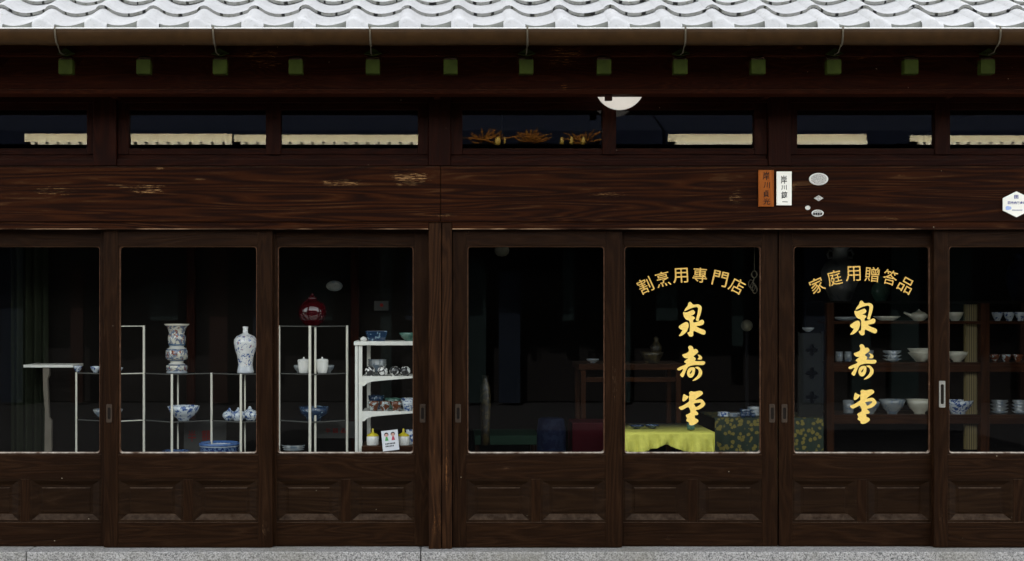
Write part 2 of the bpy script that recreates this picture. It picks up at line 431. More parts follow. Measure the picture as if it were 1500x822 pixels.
def chaikin(pts):
    out = []
    for i, a in enumerate(pts):
        b_ = pts[(i+1) % len(pts)]
        out += [(a[0]*.78+b_[0]*.22, a[1]*.78+b_[1]*.22), (a[0]*.22+b_[0]*.78, a[1]*.22+b_[1]*.78)]
    return out
def shape_mb(mb, polys, y, mat=0):
    """filled brush shape: first polygon is the outline, the rest holes (x,z)"""
    cu = bpy.data.curves.new('brush', 'CURVE'); cu.dimensions = '2D'; cu.fill_mode = 'BOTH'
    for pl in polys:
        sp_ = cu.splines.new('POLY'); sp_.points.add(len(pl)-1); sp_.use_cyclic_u = True
        for q, (a, b_) in zip(sp_.points, pl): q.co = (a, b_, 0, 1)
    ob = bpy.data.objects.new('brush', cu); COL.objects.link(ob)
    dg = bpy.context.evaluated_depsgraph_get()
    me = bpy.data.meshes.new_from_object(ob.evaluated_get(dg))
    bpy.data.objects.remove(ob); bpy.data.curves.remove(cu)
    mb.add([(v.co.x, y, v.co.y) for v in me.vertices], [tuple(p.vertices) for p in me.polygons], mat)
    bpy.data.meshes.remove(me)
BRUSH = [   # scale, origin (photo px), then list of shapes (outline + holes) in enlarged pixels
 (12.65, 985, 435, [
  [[(330,90),(355,110),(385,148),(480,135),(525,160),(545,195),(540,250),(520,330),(495,395),(490,440),(465,450),(430,430),(445,385),(470,290),(478,215),(465,190),(430,185),(330,215),(235,265),(215,262),(250,205),(285,165),(300,105)]],
  [[(195,280),(260,290),(340,255),(385,240),(410,265),(420,295),(400,325),(335,355),(395,360),(425,395),(385,425),(383,480),(480,455),(545,420),(580,435),(590,475),(570,515),(520,530),(435,540),(500,580),(600,615),(620,650),(600,700),(560,700),(470,660),(395,625),(385,660),(388,720),(350,740),(310,730),(270,660),(320,650),(325,560),(320,440),(250,420),(215,370),(200,320)]],
  [[(105,555),(190,490),(260,460),(295,485),(305,540),(270,640),(210,695),(160,725),(110,725),(150,680),(190,610),(150,605)]]]),
 (13.25, 985, 500, [
  [[(350,80),(395,105),(410,160),(460,145),(495,180),(500,215),(460,250),(400,295),(450,325),(455,350),(430,385),(520,388),(620,385),(640,420),(610,460),(540,462),(430,458),(330,480),(285,520),(255,590),(215,690),(190,700),(150,665),(150,640),(185,600),(215,530),(120,575),(80,535),(160,490),(240,460),(275,430),(220,405),(250,370),(310,330),(250,330),(215,310),(185,260),(250,240),(300,215),(320,190),(320,150),(300,120),(320,90)]],
  [[(480,255),(540,270),(580,310),(570,350),(530,358),(480,350),(520,310),(505,280)]],
  [[(300,545),(350,505),(430,505),(442,560),(430,640),(390,700),(340,712),(300,680),(280,620)],[(388,545),(345,600),(335,625),(355,635),(380,595)]],
  [[(430,505),(490,490),(540,520),(580,580),(575,650),(530,710),(460,755),(375,775),(430,725),(490,665),(515,600),(500,545),(470,530)]]]),
 (12.65, 985, 562, [
  [[(205,185),(255,220),(300,235),(290,265),(250,310),(200,335),(180,310)]],
  [[(340,135),(400,155),(500,130),(550,145),(570,180),(540,215),(470,260),(410,310),(520,285),(560,300),(600,350),(610,385),(570,435),(500,480),(420,492),(480,545),(475,580),(410,590),(420,615),(415,640),(475,665),(485,700),(450,735),(400,765),(350,775),(310,760),(310,720),(250,690),(275,640),(240,585),(330,545),(335,505),(310,450),(290,430),(180,490),(150,485),(105,440),(200,405),(310,335),(310,290),(300,240),(320,210),(305,170)],
   [(390,375),(440,358),(530,350),(525,375),(490,410),(430,440),(415,400)]]]),
]

# ------------------------------------------------------------------ ground, street
g = MB(); g.box(-200, 200, -200, 200, -.4, -.02); tag(g.build('ground', M['asphalt']), 'dark asphalt ground reaching the horizon', 'ground', kind='structure')
g = MB(); g.box(-60, 60, -9.6, -2.2, -.019, 0.0); tag(g.build('road', M['asphalt']), 'dark asphalt street in front of the shop', 'road', kind='structure')
g = MB(); g.box(-60, 60, -2.2, -.12, -.02, .03); tag(g.build('pavement', M['paving']), 'pale paving strip under the stone sill', 'pavement', kind='structure')

# ------------------------------------------------------------------ the shop building
shop = thing('shop_building', 'old dark timber shop front with silver tiled eave and sliding glass doors', 'building')
X0, X1 = WX(-330, 0), WX(1650, 0)
ZB = .15                                                   # door foot
# stone sill: three blocks, joints where the photo shows them
cuts = [X0 - .3, WX(38, -.12), WX(616, -.12), X1 + .3]
for a, b_ in zip(cuts, cuts[1:]):
    k = MB(); k.box(a + .002, b_ - .002, -.12, .14, 0, ZB); k.build('stone_sill', M['granite'], shop, bevel=.008)
# interior shell
ID = 4.2
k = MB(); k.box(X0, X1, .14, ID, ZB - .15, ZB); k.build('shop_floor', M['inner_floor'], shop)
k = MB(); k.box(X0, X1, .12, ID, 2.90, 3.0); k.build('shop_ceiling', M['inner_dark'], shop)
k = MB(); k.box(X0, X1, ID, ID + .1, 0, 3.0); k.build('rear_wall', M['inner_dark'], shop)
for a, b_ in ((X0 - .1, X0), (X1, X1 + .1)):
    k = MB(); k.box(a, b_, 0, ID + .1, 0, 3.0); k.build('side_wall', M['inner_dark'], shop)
# doors' bay ends outside the frame: vertical boarding
k = MB(); k.box(X0, WX(-97, .05), .01, .06, ZB, WZ(336, 0)); k.build('board_wall', M['wood_v'], shop, bevel=.003)

for a, b_ in ((X0 - 3.2, X0 - .101), (X1 + .101, X1 + 3.2)):      # plain boarding beyond both ends of the front
    k = MB(); k.box(a, b_, .01, .08, 0, 3.1); k.build('board_wall', M['wood_v'], shop)
# posts of the ground floor
yp = -.03
k = MB()
k.box(WX(628, yp), WX(646.3, yp), yp, .10, ZB, WZ(324, yp))
k.box(WX(647.5, yp), WX(662, yp), yp + .003, .10, ZB, WZ(324, yp))
k.build('post', M['post'], shop, bevel=.003)
k = MB(); k.box(WX(1617, yp), X1, yp, .10, ZB, WZ(324, yp)); k.build('post', M['post'], shop, bevel=.003)

# lintel beams (two lengths meeting over the post) with the lower lip
for a, b_, dy in ((X0, WX(645, LINT_Y), 0), (WX(645.6, LINT_Y), X1, .003)):
    k = MB(); k.box(a, b_, LINT_Y + dy, .12, WZ(325, LINT_Y), WZ(244, LINT_Y)); k.build('lintel_beam', M['lintel'], shop, bevel=.004)
for a, b_ in ((X0, WX(627.5, yp)), (WX(662.5, yp), X1)):
    k = MB(); k.box(a, b_, -.036, .10, WZ(335.5, -.036), WZ(325.8, -.036)); k.box(a + .001, b_ - .001, -.0385, -.0362, WZ(336.0, -.036), WZ(334.8, -.036), 1); k.build('head_jamb', [M['lintel'], M['worn_edge']], shop)

# sliding doors ------------------------------------------------------------
def rrect(x0, x1, z0, z1, r, n=5):
    out = []
    for cx, cz, a0 in ((x1-r, z0+r, -90), (x1-r, z1-r, 0), (x0+r, z1-r, 90), (x0+r, z0+r, 180)):
        for i in range(n+1):
            a = R(a0 + 90*i/n); out.append((cx + r*math.cos(a), cz + r*math.sin(a)))
    return out
def ring(mb, o, i, y, mat=0, yi=None):
    n = len(o); yi = y if yi is None else yi
    mb.add([(a, y, c) for a, c in o] + [(a, yi, c) for a, c in i], [(k, (k+1) % n, n+(k+1) % n, n+k) for k in range(n)], mat)
def door(xl, xr, gl, gr, rear, pull=None, pull_kind='dark', zoff=0):
    y0 = .047 if rear else .004
    y1 = y0 + .036
    X = lambda px: WX(px, y0)
    Z = lambda py: WZ(py, y0)
    top, gt, gb, mr, pt, pb = 336.5, 362, 662.5, 670, 702, 765
    zb = ZB + .004
    k = MB()
    k.box(X(xl), X(gl-3), y0, y1, zb, Z(top), 1)                      # stiles
    k.box(X(gr+3), X(xr), y0, y1, zb, Z(top), 1)
    e = .0015
    k.box(X(gl-3), X(gr+3), y0+e, y1, Z(gt-2.5), Z(top), 0)           # top rail
    k.box(X(gl-3), X(gr+3), y0+e, y1, Z(pt), Z(gb+3.5), 0)            # middle rail
    k.box(X(gl-3), X(gr+3), y0+e, y1, zb, Z(pb), 0)                   # bottom rail
    mid = (gl+gr)/2
    k.box(X(mid-7), X(mid+7), y0+e*2, y1, Z(pb), Z(pt), 1)            # muntin
    d = k.build('sliding_door', [M['wood_h'], M['wood_v']], shop, bevel=.0022)
    # glazing bead: rounded inner edge
    k = MB()
    ro = rrect(X(gl-3), X(gr+3), Z(gb+3.5), Z(gt-2.5), .004)
    r1 = rrect(X(gl-1.2), X(gr+1.2), Z(gb+1.6), Z(gt-1.0), .016)
    r2 = rrect(X(gl), X(gr), Z(gb), Z(gt), .018)
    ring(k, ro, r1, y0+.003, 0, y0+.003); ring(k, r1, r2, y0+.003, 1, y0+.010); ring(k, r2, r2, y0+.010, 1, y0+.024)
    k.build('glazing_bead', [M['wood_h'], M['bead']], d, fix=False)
    k = MB(); k.add([(X(gl-2), y0+.017, Z(gb+2)), (X(gr+2), y0+.017, Z(gb+2)), (X(gr+2), y0+.017, Z(gt-2)), (X(gl-2), y0+.017, Z(gt-2))], [(0,1,2,3)])
    k.build('glass_pane', M['glass'], d, fix=False)
    # two coved panels
    for a, b_ in ((gl-3, mid-7), (mid+7, gr+3)):
        k = MB()
        xs = [X(a), X(a+3), X(a+13), X(a+16), X(a+17.5)]
        xe = [X(b_), X(b_-3), X(b_-13), X(b_-16), X(b_-17.5)]
        zs = [Z(pb), Z(pb-3), Z(pb-11.5), Z(pb-13), Z(pb-14.5)]
        zt = [Z(pt), Z(pt+2.5), Z(pt+9), Z(pt+12.5), Z(pt+14)]
        ys = [y0+.004, y0+.004, y0+.019, y0+.019, y0+.016]
        rr = [[(xs[i], zs[i]), (xe[i], zs[i]), (xe[i], zt[i]), (xs[i], zt[i])] for i in range(5)]
        for i in range(4): ring(k, rr[i], rr[i+1], ys[i], 0, ys[i+1])
        q = rr[4]; k.add([(u, ys[4], v) for u, v in q], [(0,1,2,3)])
        k.build('panel', M['panel'], d, fix=False)
    if pull is not None:
        k = MB()
        pm = {'dark': M['metal_plate'], 'bright': M['bright_plate']}[pull_kind]
        w_, z0, z1 = (4.2, 619, 592) if pull_kind == 'dark' else (4.5, 597, 558)
        o_ = rrect(X(pull-w_), X(pull+w_), Z(z0), Z(z1), .005)
        i_ = rrect(X(pull-w_*.52), X(pull+w_*.52), Z(z0-5), Z(z1+5), .007)
        yy = y0 - .0035
        ring(k, [(a, c) for a, c in o_], o_, y0, 0, yy); ring(k, o_, i_, yy, 0, yy); ring(k, i_, i_, yy, 1, y0-.0007)
        k.add([(a, y0-.0007, c) for a, c in i_], [tuple(range(len(i_)))], 1)
        k.build('pull_handle', [pm, M['handle_pit']], d, fix=False)
    return d
D = []
D.append(door(-95, 170, -72, 145, True))
D.append(door(152, 399, 176, 375, False, 160))
D.append(door(385, 629, 408, 604.5, True, 619))
D.append(door(663, 911, 686, 884.5, False, 671))
D.append(door(891, 1139, 916, 1113.5, True, 1131))
D.append(door(1141, 1389, 1164, 1361.5, True, 1149))
D.append(door(1368, 1616, 1391.5, 1592, False, 1380, 'bright'))

# gold lettering on two panes
def lettering(d, rear, arc, dx, dy):
    y = (.047 if rear else .004) + .0145
    sc_ = S(y)
    k = MB()
    for ch, px, py, a in arc:
        w_, h_ = (21, 22) if ch not in '門用' else (22, 22)
        text_mb(k, ch, WX(px, y), WZ(py, y), y, w_*sc_, h_*sc_, R(a), 0, .004)
    k.build('lettering', M['gold_arch'], d, fix=False)
    n = 0
    for s_, ox, oy, shapes in BRUSH:
        k = MB()
        for polys in shapes:
            pl = [chaikin([(WX(ox + dx + u/s_, y), WZ(oy + dy + v/s_, y)) for u, v in q]) for q in polys]
            shape_mb(k, pl, y - .00025*(n % 4)); n += 1
        k.build('lettering', M['gold'], d, fix=False)
lettering(D[4], True, [('割',945.4,418.3,25),('烹',971,409,14),('用',996.8,403.7,3),('專',1025.3,403,-4),('門',1055,408.3,-13),('店',1079.6,418.8,-27)], 0, 0)
lettering(D[5], True, [('家',1197,417.9,24),('庭',1222.5,407,13),('用',1249.7,401,2),('贈',1277.5,402,-5),('答',1304,406.5,-14),('品',1327,418,-28)], 251, -2)

# transom zone ---------------------------------------------------------------
yt = .05
zt0, zt1 = WZ(243, yt), WZ(118, yt)
for a, b_ in ((-360, -322), (137, 171), (628, 660), (1125, 1158), (1617, 1650)):
    k = MB(); k.box(max(WX(a, yt), X0), min(WX(b_, yt), X1), yt - .012, .14, zt0, zt1); k.build('transom_post', M['frame_red_v'], shop, bevel=.003)
k = MB(); k.box(X0, X1, yt + .10, yt + .13, WZ(118, yt), 3.0); k.build('frieze_board', M['frame_red'], shop)
for L, Rr, panes in ((-322, 137, ((-300, -96), (-74, 126))), (171, 628, ((187.5, 389), (411, 612))), (660, 1125, ((677.5, 883), (903, 1106))), (1158, 1617, ((1169, 1371), (1393, 1594)))):
    k = MB()
    Xf = lambda px: WX(px, yt); Zf = lambda py: WZ(py, yt)
    g0, g1 = 160, 217
    k.box(Xf(L)+.001, Xf(Rr)-.001, yt+.006, .14, Zf(150), zt1-.002)             # head board
    k.box(Xf(L)+.001, Xf(Rr)-.001, yt-.002, .13, zt0, Zf(233))                 # sill
    k.box(Xf(L)+.001, Xf(Rr)-.001, yt+.030, .13, Zf(233), Zf(226))             # sill step
    a = panes[0][0]; b_ = panes[1][1]
    k.box(Xf(L)+.001, Xf(a), yt+.018, .12, Zf(226), Zf(150), 1)
    k.box(Xf(b_), Xf(Rr)-.001, yt+.018, .12, Zf(226), Zf(150), 1)
    k.box(Xf(panes[0][1]), Xf(panes[1][0]), yt+.012, .12, Zf(226), Zf(150), 1)
    for c, d_ in panes:
        k.box(Xf(c), Xf(d_), yt+.02, .12, Zf(g0), Zf(150))
        k.box(Xf(c), Xf(d_), yt+.022, .12, Zf(226), Zf(g1))
    tw = k.build('transom_window', [M['frame_red'], M['frame_red_v']], shop, bevel=.0022)
    for c, d_ in panes:
        k = MB(); yg = yt + .045
        k.add([(Xf(c)-.003, yg, Zf(g1)-.003), (Xf(d_)+.003, yg, Zf(g1)-.003), (Xf(d_)+.003, yg, Zf(g0)+.003), (Xf(c)-.003, yg, Zf(g0)+.003)], [(0,1,2,3)])
        k.build('glass_pane', M['glass'], tw, fix=False)

# eave: outrigger beam, rafters with copper caps, fascia, soffit, tiles, gutter ------------
k = MB(); k.box(X0, X1, BEAM_Y, BEAM_Y + .11, WZ(131, BEAM_Y), 2.868); k.build('eave_beam', M['beam_eave'], shop, bevel=.005)
k = MB(); k.box(X0, X1, BEAM_Y - .014, BEAM_Y + .105, WZ(137.5, BEAM_Y - .014), WZ(131, BEAM_Y) - .001); k.build('beam_moulding', M['beam_eave'], shop, bevel=.003)
k = MB(); k.box(WX(886.5, BEAM_Y), WX(897, BEAM_Y), BEAM_Y + .002, BEAM_Y + .03, WZ(147, BEAM_Y), WZ(137.5, BEAM_Y) - .001); k.build('beam_bracket', M['frame_red'], shop, bevel=.002)
for px in (150, 640, 1140, 1417):
    k = MB(); k.box(WX(px-5, BEAM_Y), WX(px+5, BEAM_Y), BEAM_Y + .09, yt - .013, WZ(132, BEAM_Y), WZ(100, BEAM_Y)); k.build('bracket_arm', M['frame_red'], shop, bevel=.003)
SL = math.tan(R(26.57))
RAFT = [96, 210, 322, 433, 546, 660, 771, 885, 997, 1111, 1222, 1335, 1447]
RAFT = [-240, -128, -16] + RAFT + [1560]
yr = -.62
zr = WZ(87.5, yr)
for i, px in enumerate(RAFT):
    x = WX(px, yr); hw = .0345
    k = MB()
    prof = [(yr, zr - .070), (yr, zr), (.12, zr + (.12 - yr) * SL), (.12, zr + (.12 - yr) * SL - .078)]
    vs = [(x-hw, a, c) for a, c in prof] + [(x+hw, a, c) for a, c in prof]
    k.add(vs, [(0,1,2,3),(7,6,5,4),(0,4,5,1),(1,5,6,2),(2,6,7,3),(3,7,4,0)])
    rf = k.build('rafter', M['frame_red'], shop, bevel=.002)
    k = MB(); k.box(x-hw-.002, x+hw+.002, yr-.004, yr+.05, zr-.0735, zr+.001); k.build('copper_cap', M['copper'], rf, bevel=.002)
# fascia + soffit boards
k = MB(); k.box(X0 - .3, X1 + .3, yr + .02, yr + .05, WZ(82.5, yr + .02), zr + .13); k.build('fascia_board', M['beam_eave'], shop, bevel=.003)
k = MB()
prof = [(yr + .051, zr + .024 + .004), (.3, zr + (.3 - yr) * SL + .004), (.3, zr + (.3 - yr) * SL + .03), (yr + .051, zr + .05)]
vs = [(X0 - .3, a, c) for a, c in prof] + [(X1 + .3, a, c) for a, c in prof]
k.add(vs, [(0,1,2,3),(7,6,5,4),(0,4,5,1),(1,5,6,2),(2,6,7,3),(3,7,4,0)])
k.build('soffit_boards', M['frame_red'], shop)

# tiles
PITCH, EXPO, TLEN = .2665, .235, .275
ye = -.735
ze = WZ(44.5, ye) + .004
TP = [(0.0,.020),(.04,.034),(.09,.043),(.15,.046),(.21,.042),(.27,.032),(.34,.019),(.42,.009),(.52,.002),(.62,.0),(.72,.002),(.82,.007),(.92,.015),(1.02,.025),(1.10,.034)]
k = MB()
ca, sa = math.cos(R(26.57)), math.sin(R(26.57))
x_first = WX(50, ye)
rows = 8
def slope(s, h): return (ye + s*ca - h*sa, ze + s*sa + h*ca)
for r in range(rows):
    for i in range(-9, 30):
        xb = x_first + i * PITCH
        if xb < X0 - .5 or xb > X1 + .3: continue
        jit = random.uniform(-.0025, .0025); js = random.uniform(-.004, .004); jx = random.uniform(-.0015, .0015)
        s0 = r * EXPO + js
        th = .017
        vs = []
        cols = len(TP)
        for (s_, lift) in ((0, .021 + jit), (.012, .0225 + jit), (TLEN*.5, .011 + jit*.5), (TLEN, -.002)):
            for u, h in TP:
                y_, z_ = slope(s0 + s_, lift + h)
                vs.append((xb + jx + u * PITCH * (1 - .002), y_, z_))
        fs = [(a*cols+j, a*cols+j+1, (a+1)*cols+j+1, (a+1)*cols+j) for a in range(3) for j in range(cols-1)]
        k.add(vs, fs, 0, True)
        lo = []
        for u, h in TP:
            y_, z_ = slope(s0 + .001, .021 + jit + h - th); lo.append((xb + jx + u*PITCH*(1-.002), y_, z_))
        if r == 0:
            lo = [(a, b_ + .002, c_ - .022) for a, b_, c_ in lo]
        k.add(vs[:cols] + lo, [(j, cols+j, cols+j+1, j+1) for j in range(cols-1)], 2 if r == 0 else 1)
        # left side edge of the roll
        y_, z_ = slope(s0 + TLEN*.9, -.002 + TP[0][1] - th); e0 = (xb + jx, y_, z_)
        k.add([vs[0], vs[3*cols], e0, lo[0]], [(0,1,2,3)], 1)
        if r == 0:      # eave tile: the roll closed by a rounded nose
            nn = 8; rings_ = []
            for (fw, dn) in ((0, 0), (.006, .001), (.013, .005), (.018, .012), (.020, .022), (.020, .09)):
                rw = []
                for u, h in TP[:nn]:
                    y_, z_ = slope(s0 - .0005, .021 + jit + h)
                    rw.append((xb + jx + u*PITCH, y_ - fw, z_ - dn))
                rings_ += rw
            k.add(rings_, [(q*nn+j, q*nn+j+1, (q+1)*nn+j+1, (q+1)*nn+j) for q in range(5) for j in range(nn-1)], 0, True)
            e_ = [rings_[q*nn + nn-1] for q in range(6)]
            k.add(e_ + [vs[nn-1], lo[nn-1]], [(0,1,2,3,4,5,7)], 1)
k.build('tiled_roof', [M['tile'], M['tile_edge'], M['tile_face']], shop)
# roof deck under the tiles and an unseen upper storey, made tall to shade roof and street
k = MB()
prof = [(ye + .03, ze - .03), (1.0, ze - .03 + (1.0 - ye - .03) * SL), (1.0, ze - .07 + (1.0 - ye - .03) * SL), (ye + .03, ze - .06)]
vs = [(X0 - .3, a, c) for a, c in prof] + [(X1 + .3, a, c) for a, c in prof]
k.add(vs, [(0,1,2,3),(7,6,5,4),(0,4,5,1),(1,5,6,2),(2,6,7,3),(3,7,4,0)]); k.build('roof_deck', M['frame_red'], shop)
k = MB(); k.box(X0 - .3, X1 + .3, .98, ID + .1, 3.0, 9.5); k.build('upper_shade_wall', M['frame_red_v'], shop)

# gutter
yg, zg, rg = -.752, WZ(42.0, -.80), .047
k = MB(); n = 14; vs = []; L_ = X0 - .35; R_ = X1 + .35
xsn = 30
for j in range(xsn + 1):
    x = L_ + (R_ - L_) * j / xsn
    sag = .0015 * math.sin(j * 2.1)
    for i in range(n + 1):
        a = math.pi + math.pi * i / n
        vs.append((x, yg + rg*math.cos(a), zg + rg*1.62*math.sin(a) + sag))
k.add(vs, [(j*(n+1)+i, j*(n+1)+i+1, (j+1)*(n+1)+i+1, (j+1)*(n+1)+i) for j in range(xsn) for i in range(n)], 0, True)
gut = k.build('gutter', M['gutter'], shop, fix=False)
so = gut.modifiers.new('thick', 'SOLIDIFY'); so.thickness = .003
k = MB(); k.tube([(L_, yg - rg, zg + .002), (R_, yg - rg, zg + .002)], .0042, 8); k.build('gutter_lip', M['gutter_lip'], gut)
for px in (452, 1098):                                    # soldered sleeves where two lengths of gutter meet
    x = WX(px, yg); k = MB(); vs = []
    for q in (-.022, .022):
        for i in range(n + 1):
            a = math.pi + math.pi * i / n
            vs.append((x + q, yg + (rg + .0025)*math.cos(a), zg + (rg*1.62 + .0025)*math.sin(a)))
    k.add(vs, [(i, i+1, n+2+i, n+1+i) for i in range(n)], 0, True)
    k.build('gutter_joint', M['gutter'], gut, fix=False)
for px in RAFT[1::2]:
    x = WX(px, yr)
    k = MB()
    pts = [(x-.006, yg + rg, zg + .006), (x-.006, yg - rg - .004, zg + .008)]
    for i in range(9):
        a = math.pi + math.pi * .5 * i / 8
        pts.append((x - .006 + .004*i/8, yg + (rg+.005)*math.cos(a), zg + (rg*1.62+.004)*math.sin(a)))
    k.tube(pts, .0048, 6)
    zz = zg - rg*1.62
    k.tube([(x-.004, yg, zz - .003), (x-.004, yg + .04, zz - .03), (x-.004, yr - .02, zr + .022)], .003, 6)
    k.tube([(x-.004, yr - .02, zr + .022), (x + .012, yr + .015, zr + .035)], .0035, 6)
    h_ = k.build('gutter_hanger', M['strap'], gut)
    k = MB()       # folded copper leaf over the rafter head
    k.add([(x-.045, yr-.004, zr+.030), (x, yr-.012, zr+.058), (x+.048, yr-.004, zr+.032), (x+.004, yr-.02, zr+.018),
           (x-.045, yr+.012, zr+.030), (x, yr+.012, zr+.058), (x+.048, yr+.012, zr+.032), (x+.004, yr+.012, zr+.018)],
          [(0,1,2,3),(7,6,5,4),(0,4,5,1),(1,5,6,2),(2,6,7,3),(3,7,4,0)])
    k.build('copper_leaf', M['copper_dark'], h_)

# ------------------------------------------------------------------ fittings on the front
def lamp():
    y = -.055; c = W(908, 124.5, y); r = 36.6 * S(y)
    M['milk_lit'], nt_, b_ = newmat('lit_milk_glass')
    b_.inputs['Base Color'].default_value = (.86,.82,.76,1); b_.inputs['Roughness'].default_value = .25
    b_.inputs['Emission Color'].default_value = (1,.93,.82,1); b_.inputs['Emission Strength'].default_value = .07
    t = thing('globe_lamp', 'white milk glass globe lamp hanging half hidden behind the eave beam', 'lamp', (c.x, c.y, c.z))
    k = MB(); k.lathe([(r*math.sin(math.pi*i/24), -r*math.cos(math.pi*i/24)) for i in range(0, 22)], c, 48)
    k.build('lamp_shade', M['milk_lit'], t)
    k = MB(); k.lathe([(r*.42, r*.88), (r*.46, r*.92), (r*.46, r*1.15), (r*.2, r*1.25), (.02, r*1.3), (.02, 2.985 - c.z)], c, 24)
    k.build('lamp_holder', M['strap'], t)
lamp()
yl = LINT_Y - .001
def plate(name, label, cat, x0, x1, ztop, zbot, mat, chars, ink, tilt=0):
    k = MB(); k.box(WX(x0, yl), WX(x1, yl), yl - .012, yl, WZ(zbot, yl), WZ(ztop, yl))
    c = W((x0+x1)/2, zbot, yl)
    o = tag(k.build(name, mat, origin=c, bevel=.0015), label, cat)
    k = MB()
    for ch, px, py, w_, h_ in chars:
        text_mb(k, ch, WX(px, yl), WZ(py, yl), yl - .0126, w_*S(yl), h_*S(yl), R(random.uniform(-4, 4)), 0, .012)
    k.build('lettering', ink, o, fix=False)
    return o
plate('name_board', 'narrow reddish brown wooden name board nailed on the lintel', 'name plate', 1110.5, 1133, 249.5, 303, M['brown_plate'],
      [('岸',1121.5,258,9.5,12.5),('川',1122.5,271.5,9,9),('貞',1121.5,284,8.5,10.5),('光',1122.5,295.5,10,9.5)], M['ink'])
plate('name_plate', 'narrow white name plate with black brush writing on the lintel', 'name plate', 1137, 1159, 251.5, 301, M['paper'],
      [('岸',1147.5,263.5,9,12),('川',1147.5,275,8,7),('錞',1148,286,9,10.5),('一',1149,296,8,1.6)], M['ink'])
def oval(name, label, px, py, rx, ry, mat=None, rim=True, n=36, kind='oval'):
    y = yl
    if kind == 'oval': pts = [(math.cos(2*math.pi*i/n), math.sin(2*math.pi*i/n)) for i in range(n)]
    else: pts = [(1,0),(0,1),(-1,0),(0,-1)]
    c = W(px, py, y)
    P_ = lambda s_: [(c.x + a*rx*s_*S(y), c.z + b_*ry*s_*S(y)) for a, b_ in pts]
    k = MB()
    ring(k, P_(1), P_(1), y, 1, y-.004); ring(k, P_(1), P_(.88), y-.004, 1, y-.005); ring(k, P_(.88), P_(.82), y-.005, 1, y-.003)
    k.add([(a, y-.003, b_) for a, b_ in P_(.82)], [tuple(range(len(pts)))], 0)
    return tag(k.build(name, [mat or M['emblem'], M['pewter']], origin=(c.x, y, c.z)), label, 'plaque')
M['pewter'] = plain('pewter', (.60,.58,.52), .4, .1, .2, 60)
e1 = oval('oval_plaque', 'large stippled pewter oval plaque on the lintel', 1199, 262.5, 14, 9)
oval('diamond_plaque', 'tiny pewter diamond plaque between the two oval plaques', 1199, 290.5, 7, 4.2, kind='d')
e2 = oval('oval_plaque', 'small pewter oval plaque with a line of dark marks', 1197.5, 312.5, 8.8, 5.2)
k = MB()
for j, px in enumerate((1192, 1195.5, 1199, 1202.5)):
    k.box(WX(px-1.1, yl), WX(px+1.1, yl), yl-.0062, yl-.0052, WZ(315, yl), WZ(311.8, yl))
k.build('lettering', M['ink'], e2)
oval('round_plaque', 'tiny pale round button plaque beside the small oval plaque', 1183, 304.5, 3.8, 3.2, M['pewter'])
# hexagon plaque at the right edge
cx, cz = 1488.5, 299.5
hexp = [(WX(cx + a, yl), WZ(cz + b_, yl)) for a, b_ in ((0,-19),(20,-9),(20,9),(0,19),(-20,9),(-20,-9))]
k = MB(); k.prism(hexp, yl-.006, yl)
hx = tag(k.build('hexagon_plaque', M['paper'], origin=W(cx, cz, yl), bevel=.001), 'white hexagonal plaque with blue lettering at the right end of the lintel', 'plaque')
k = MB()
for i, ch in enumerate('日紙内観産地'):
    text_mb(k, ch, WX(1477.5 + i*4.5, yl), WZ(297.3, yl), yl-.0068, 3.8*S(yl), 4.2*S(yl), 0, 0, .03)
for i in range(14):
    k.box(WX(1482+i*1.1, yl), WX(1482.7+i*1.1, yl), yl-.0068, yl-.006, WZ(308.6, yl), WZ(307.4, yl))
k.build('lettering', M['blue_ink'], hx)
k = MB()
for q, s_ in ((1475.5, 3.2), (1478.5, 2.4)):
    c = W(q, 305, yl); k.prism([(c.x + s_*S(yl)*math.cos(i*.524), c.z + s_*S(yl)*math.sin(i*.524)) for i in range(12)], yl-.0066 - .0003*s_, yl-.0058)
M['pale_blue'] = plain('pale_blue_print', (.35,.45,.72), .5)
e_ = k.build('emblem', M['pale_blue'], hx)
k = MB(); text_mb(k, '田', WX(1488, yl), WZ(288.5, yl), yl-.0068, 6*S(yl), 5.4*S(yl), 0, 0, .03); k.build('emblem', M['blue_ink'], hx, fix=False)

# ------------------------------------------------------------------ inside: shelves
def zigzag(name, label, plan, tiers, foot_z=None, posts=(), y_ref=.45, bright=-1):
    """plan: list of (px, y) hinge points; tiers: (z, i0, i1); posts: (index, z_top, radius)"""
    P_ = [(WX(px, y), y) for px, y in plan]
    c = P_[len(P_)//2]
    t = thing(name, label, 'display shelf', (c[0], c[1], ZB))
    for zz, i0, i1 in tiers:
        for i in range(i0, i1):
            (xa, ya), (xb, yb) = P_[i], P_[i+1]
            dx_, dy_ = xb-xa, yb-ya; L = math.hypot(dx_, dy_); nx, ny = -dy_/L, dx_/L
            if ny < 0: nx, ny = -nx, -ny
            dpt = .16
            k = MB(); k.prism_z([(xa, ya), (xb, yb), (xb + nx*dpt, yb + ny*dpt), (xa + nx*dpt, ya + ny*dpt)], zz-.007 - .0005*(i % 2), zz)
            k.build('shelf', M['black_shelf'], t)
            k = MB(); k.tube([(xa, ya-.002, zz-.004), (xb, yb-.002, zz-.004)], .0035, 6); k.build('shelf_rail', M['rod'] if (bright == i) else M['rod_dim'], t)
    for (i, zt_, r, back) in posts:
        x, y = P_[i]
        k = MB(); k.tube([(x, y + back - .004, ZB), (x, y + back - .004, zt_)], r, 8); k.build('shelf_post', M['rod'], t)
    return t
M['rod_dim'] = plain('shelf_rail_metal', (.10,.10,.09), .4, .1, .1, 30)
Z1, Z2, Z3 = WZ(477, .45), WZ(547, .42), WZ(616.5, .42)
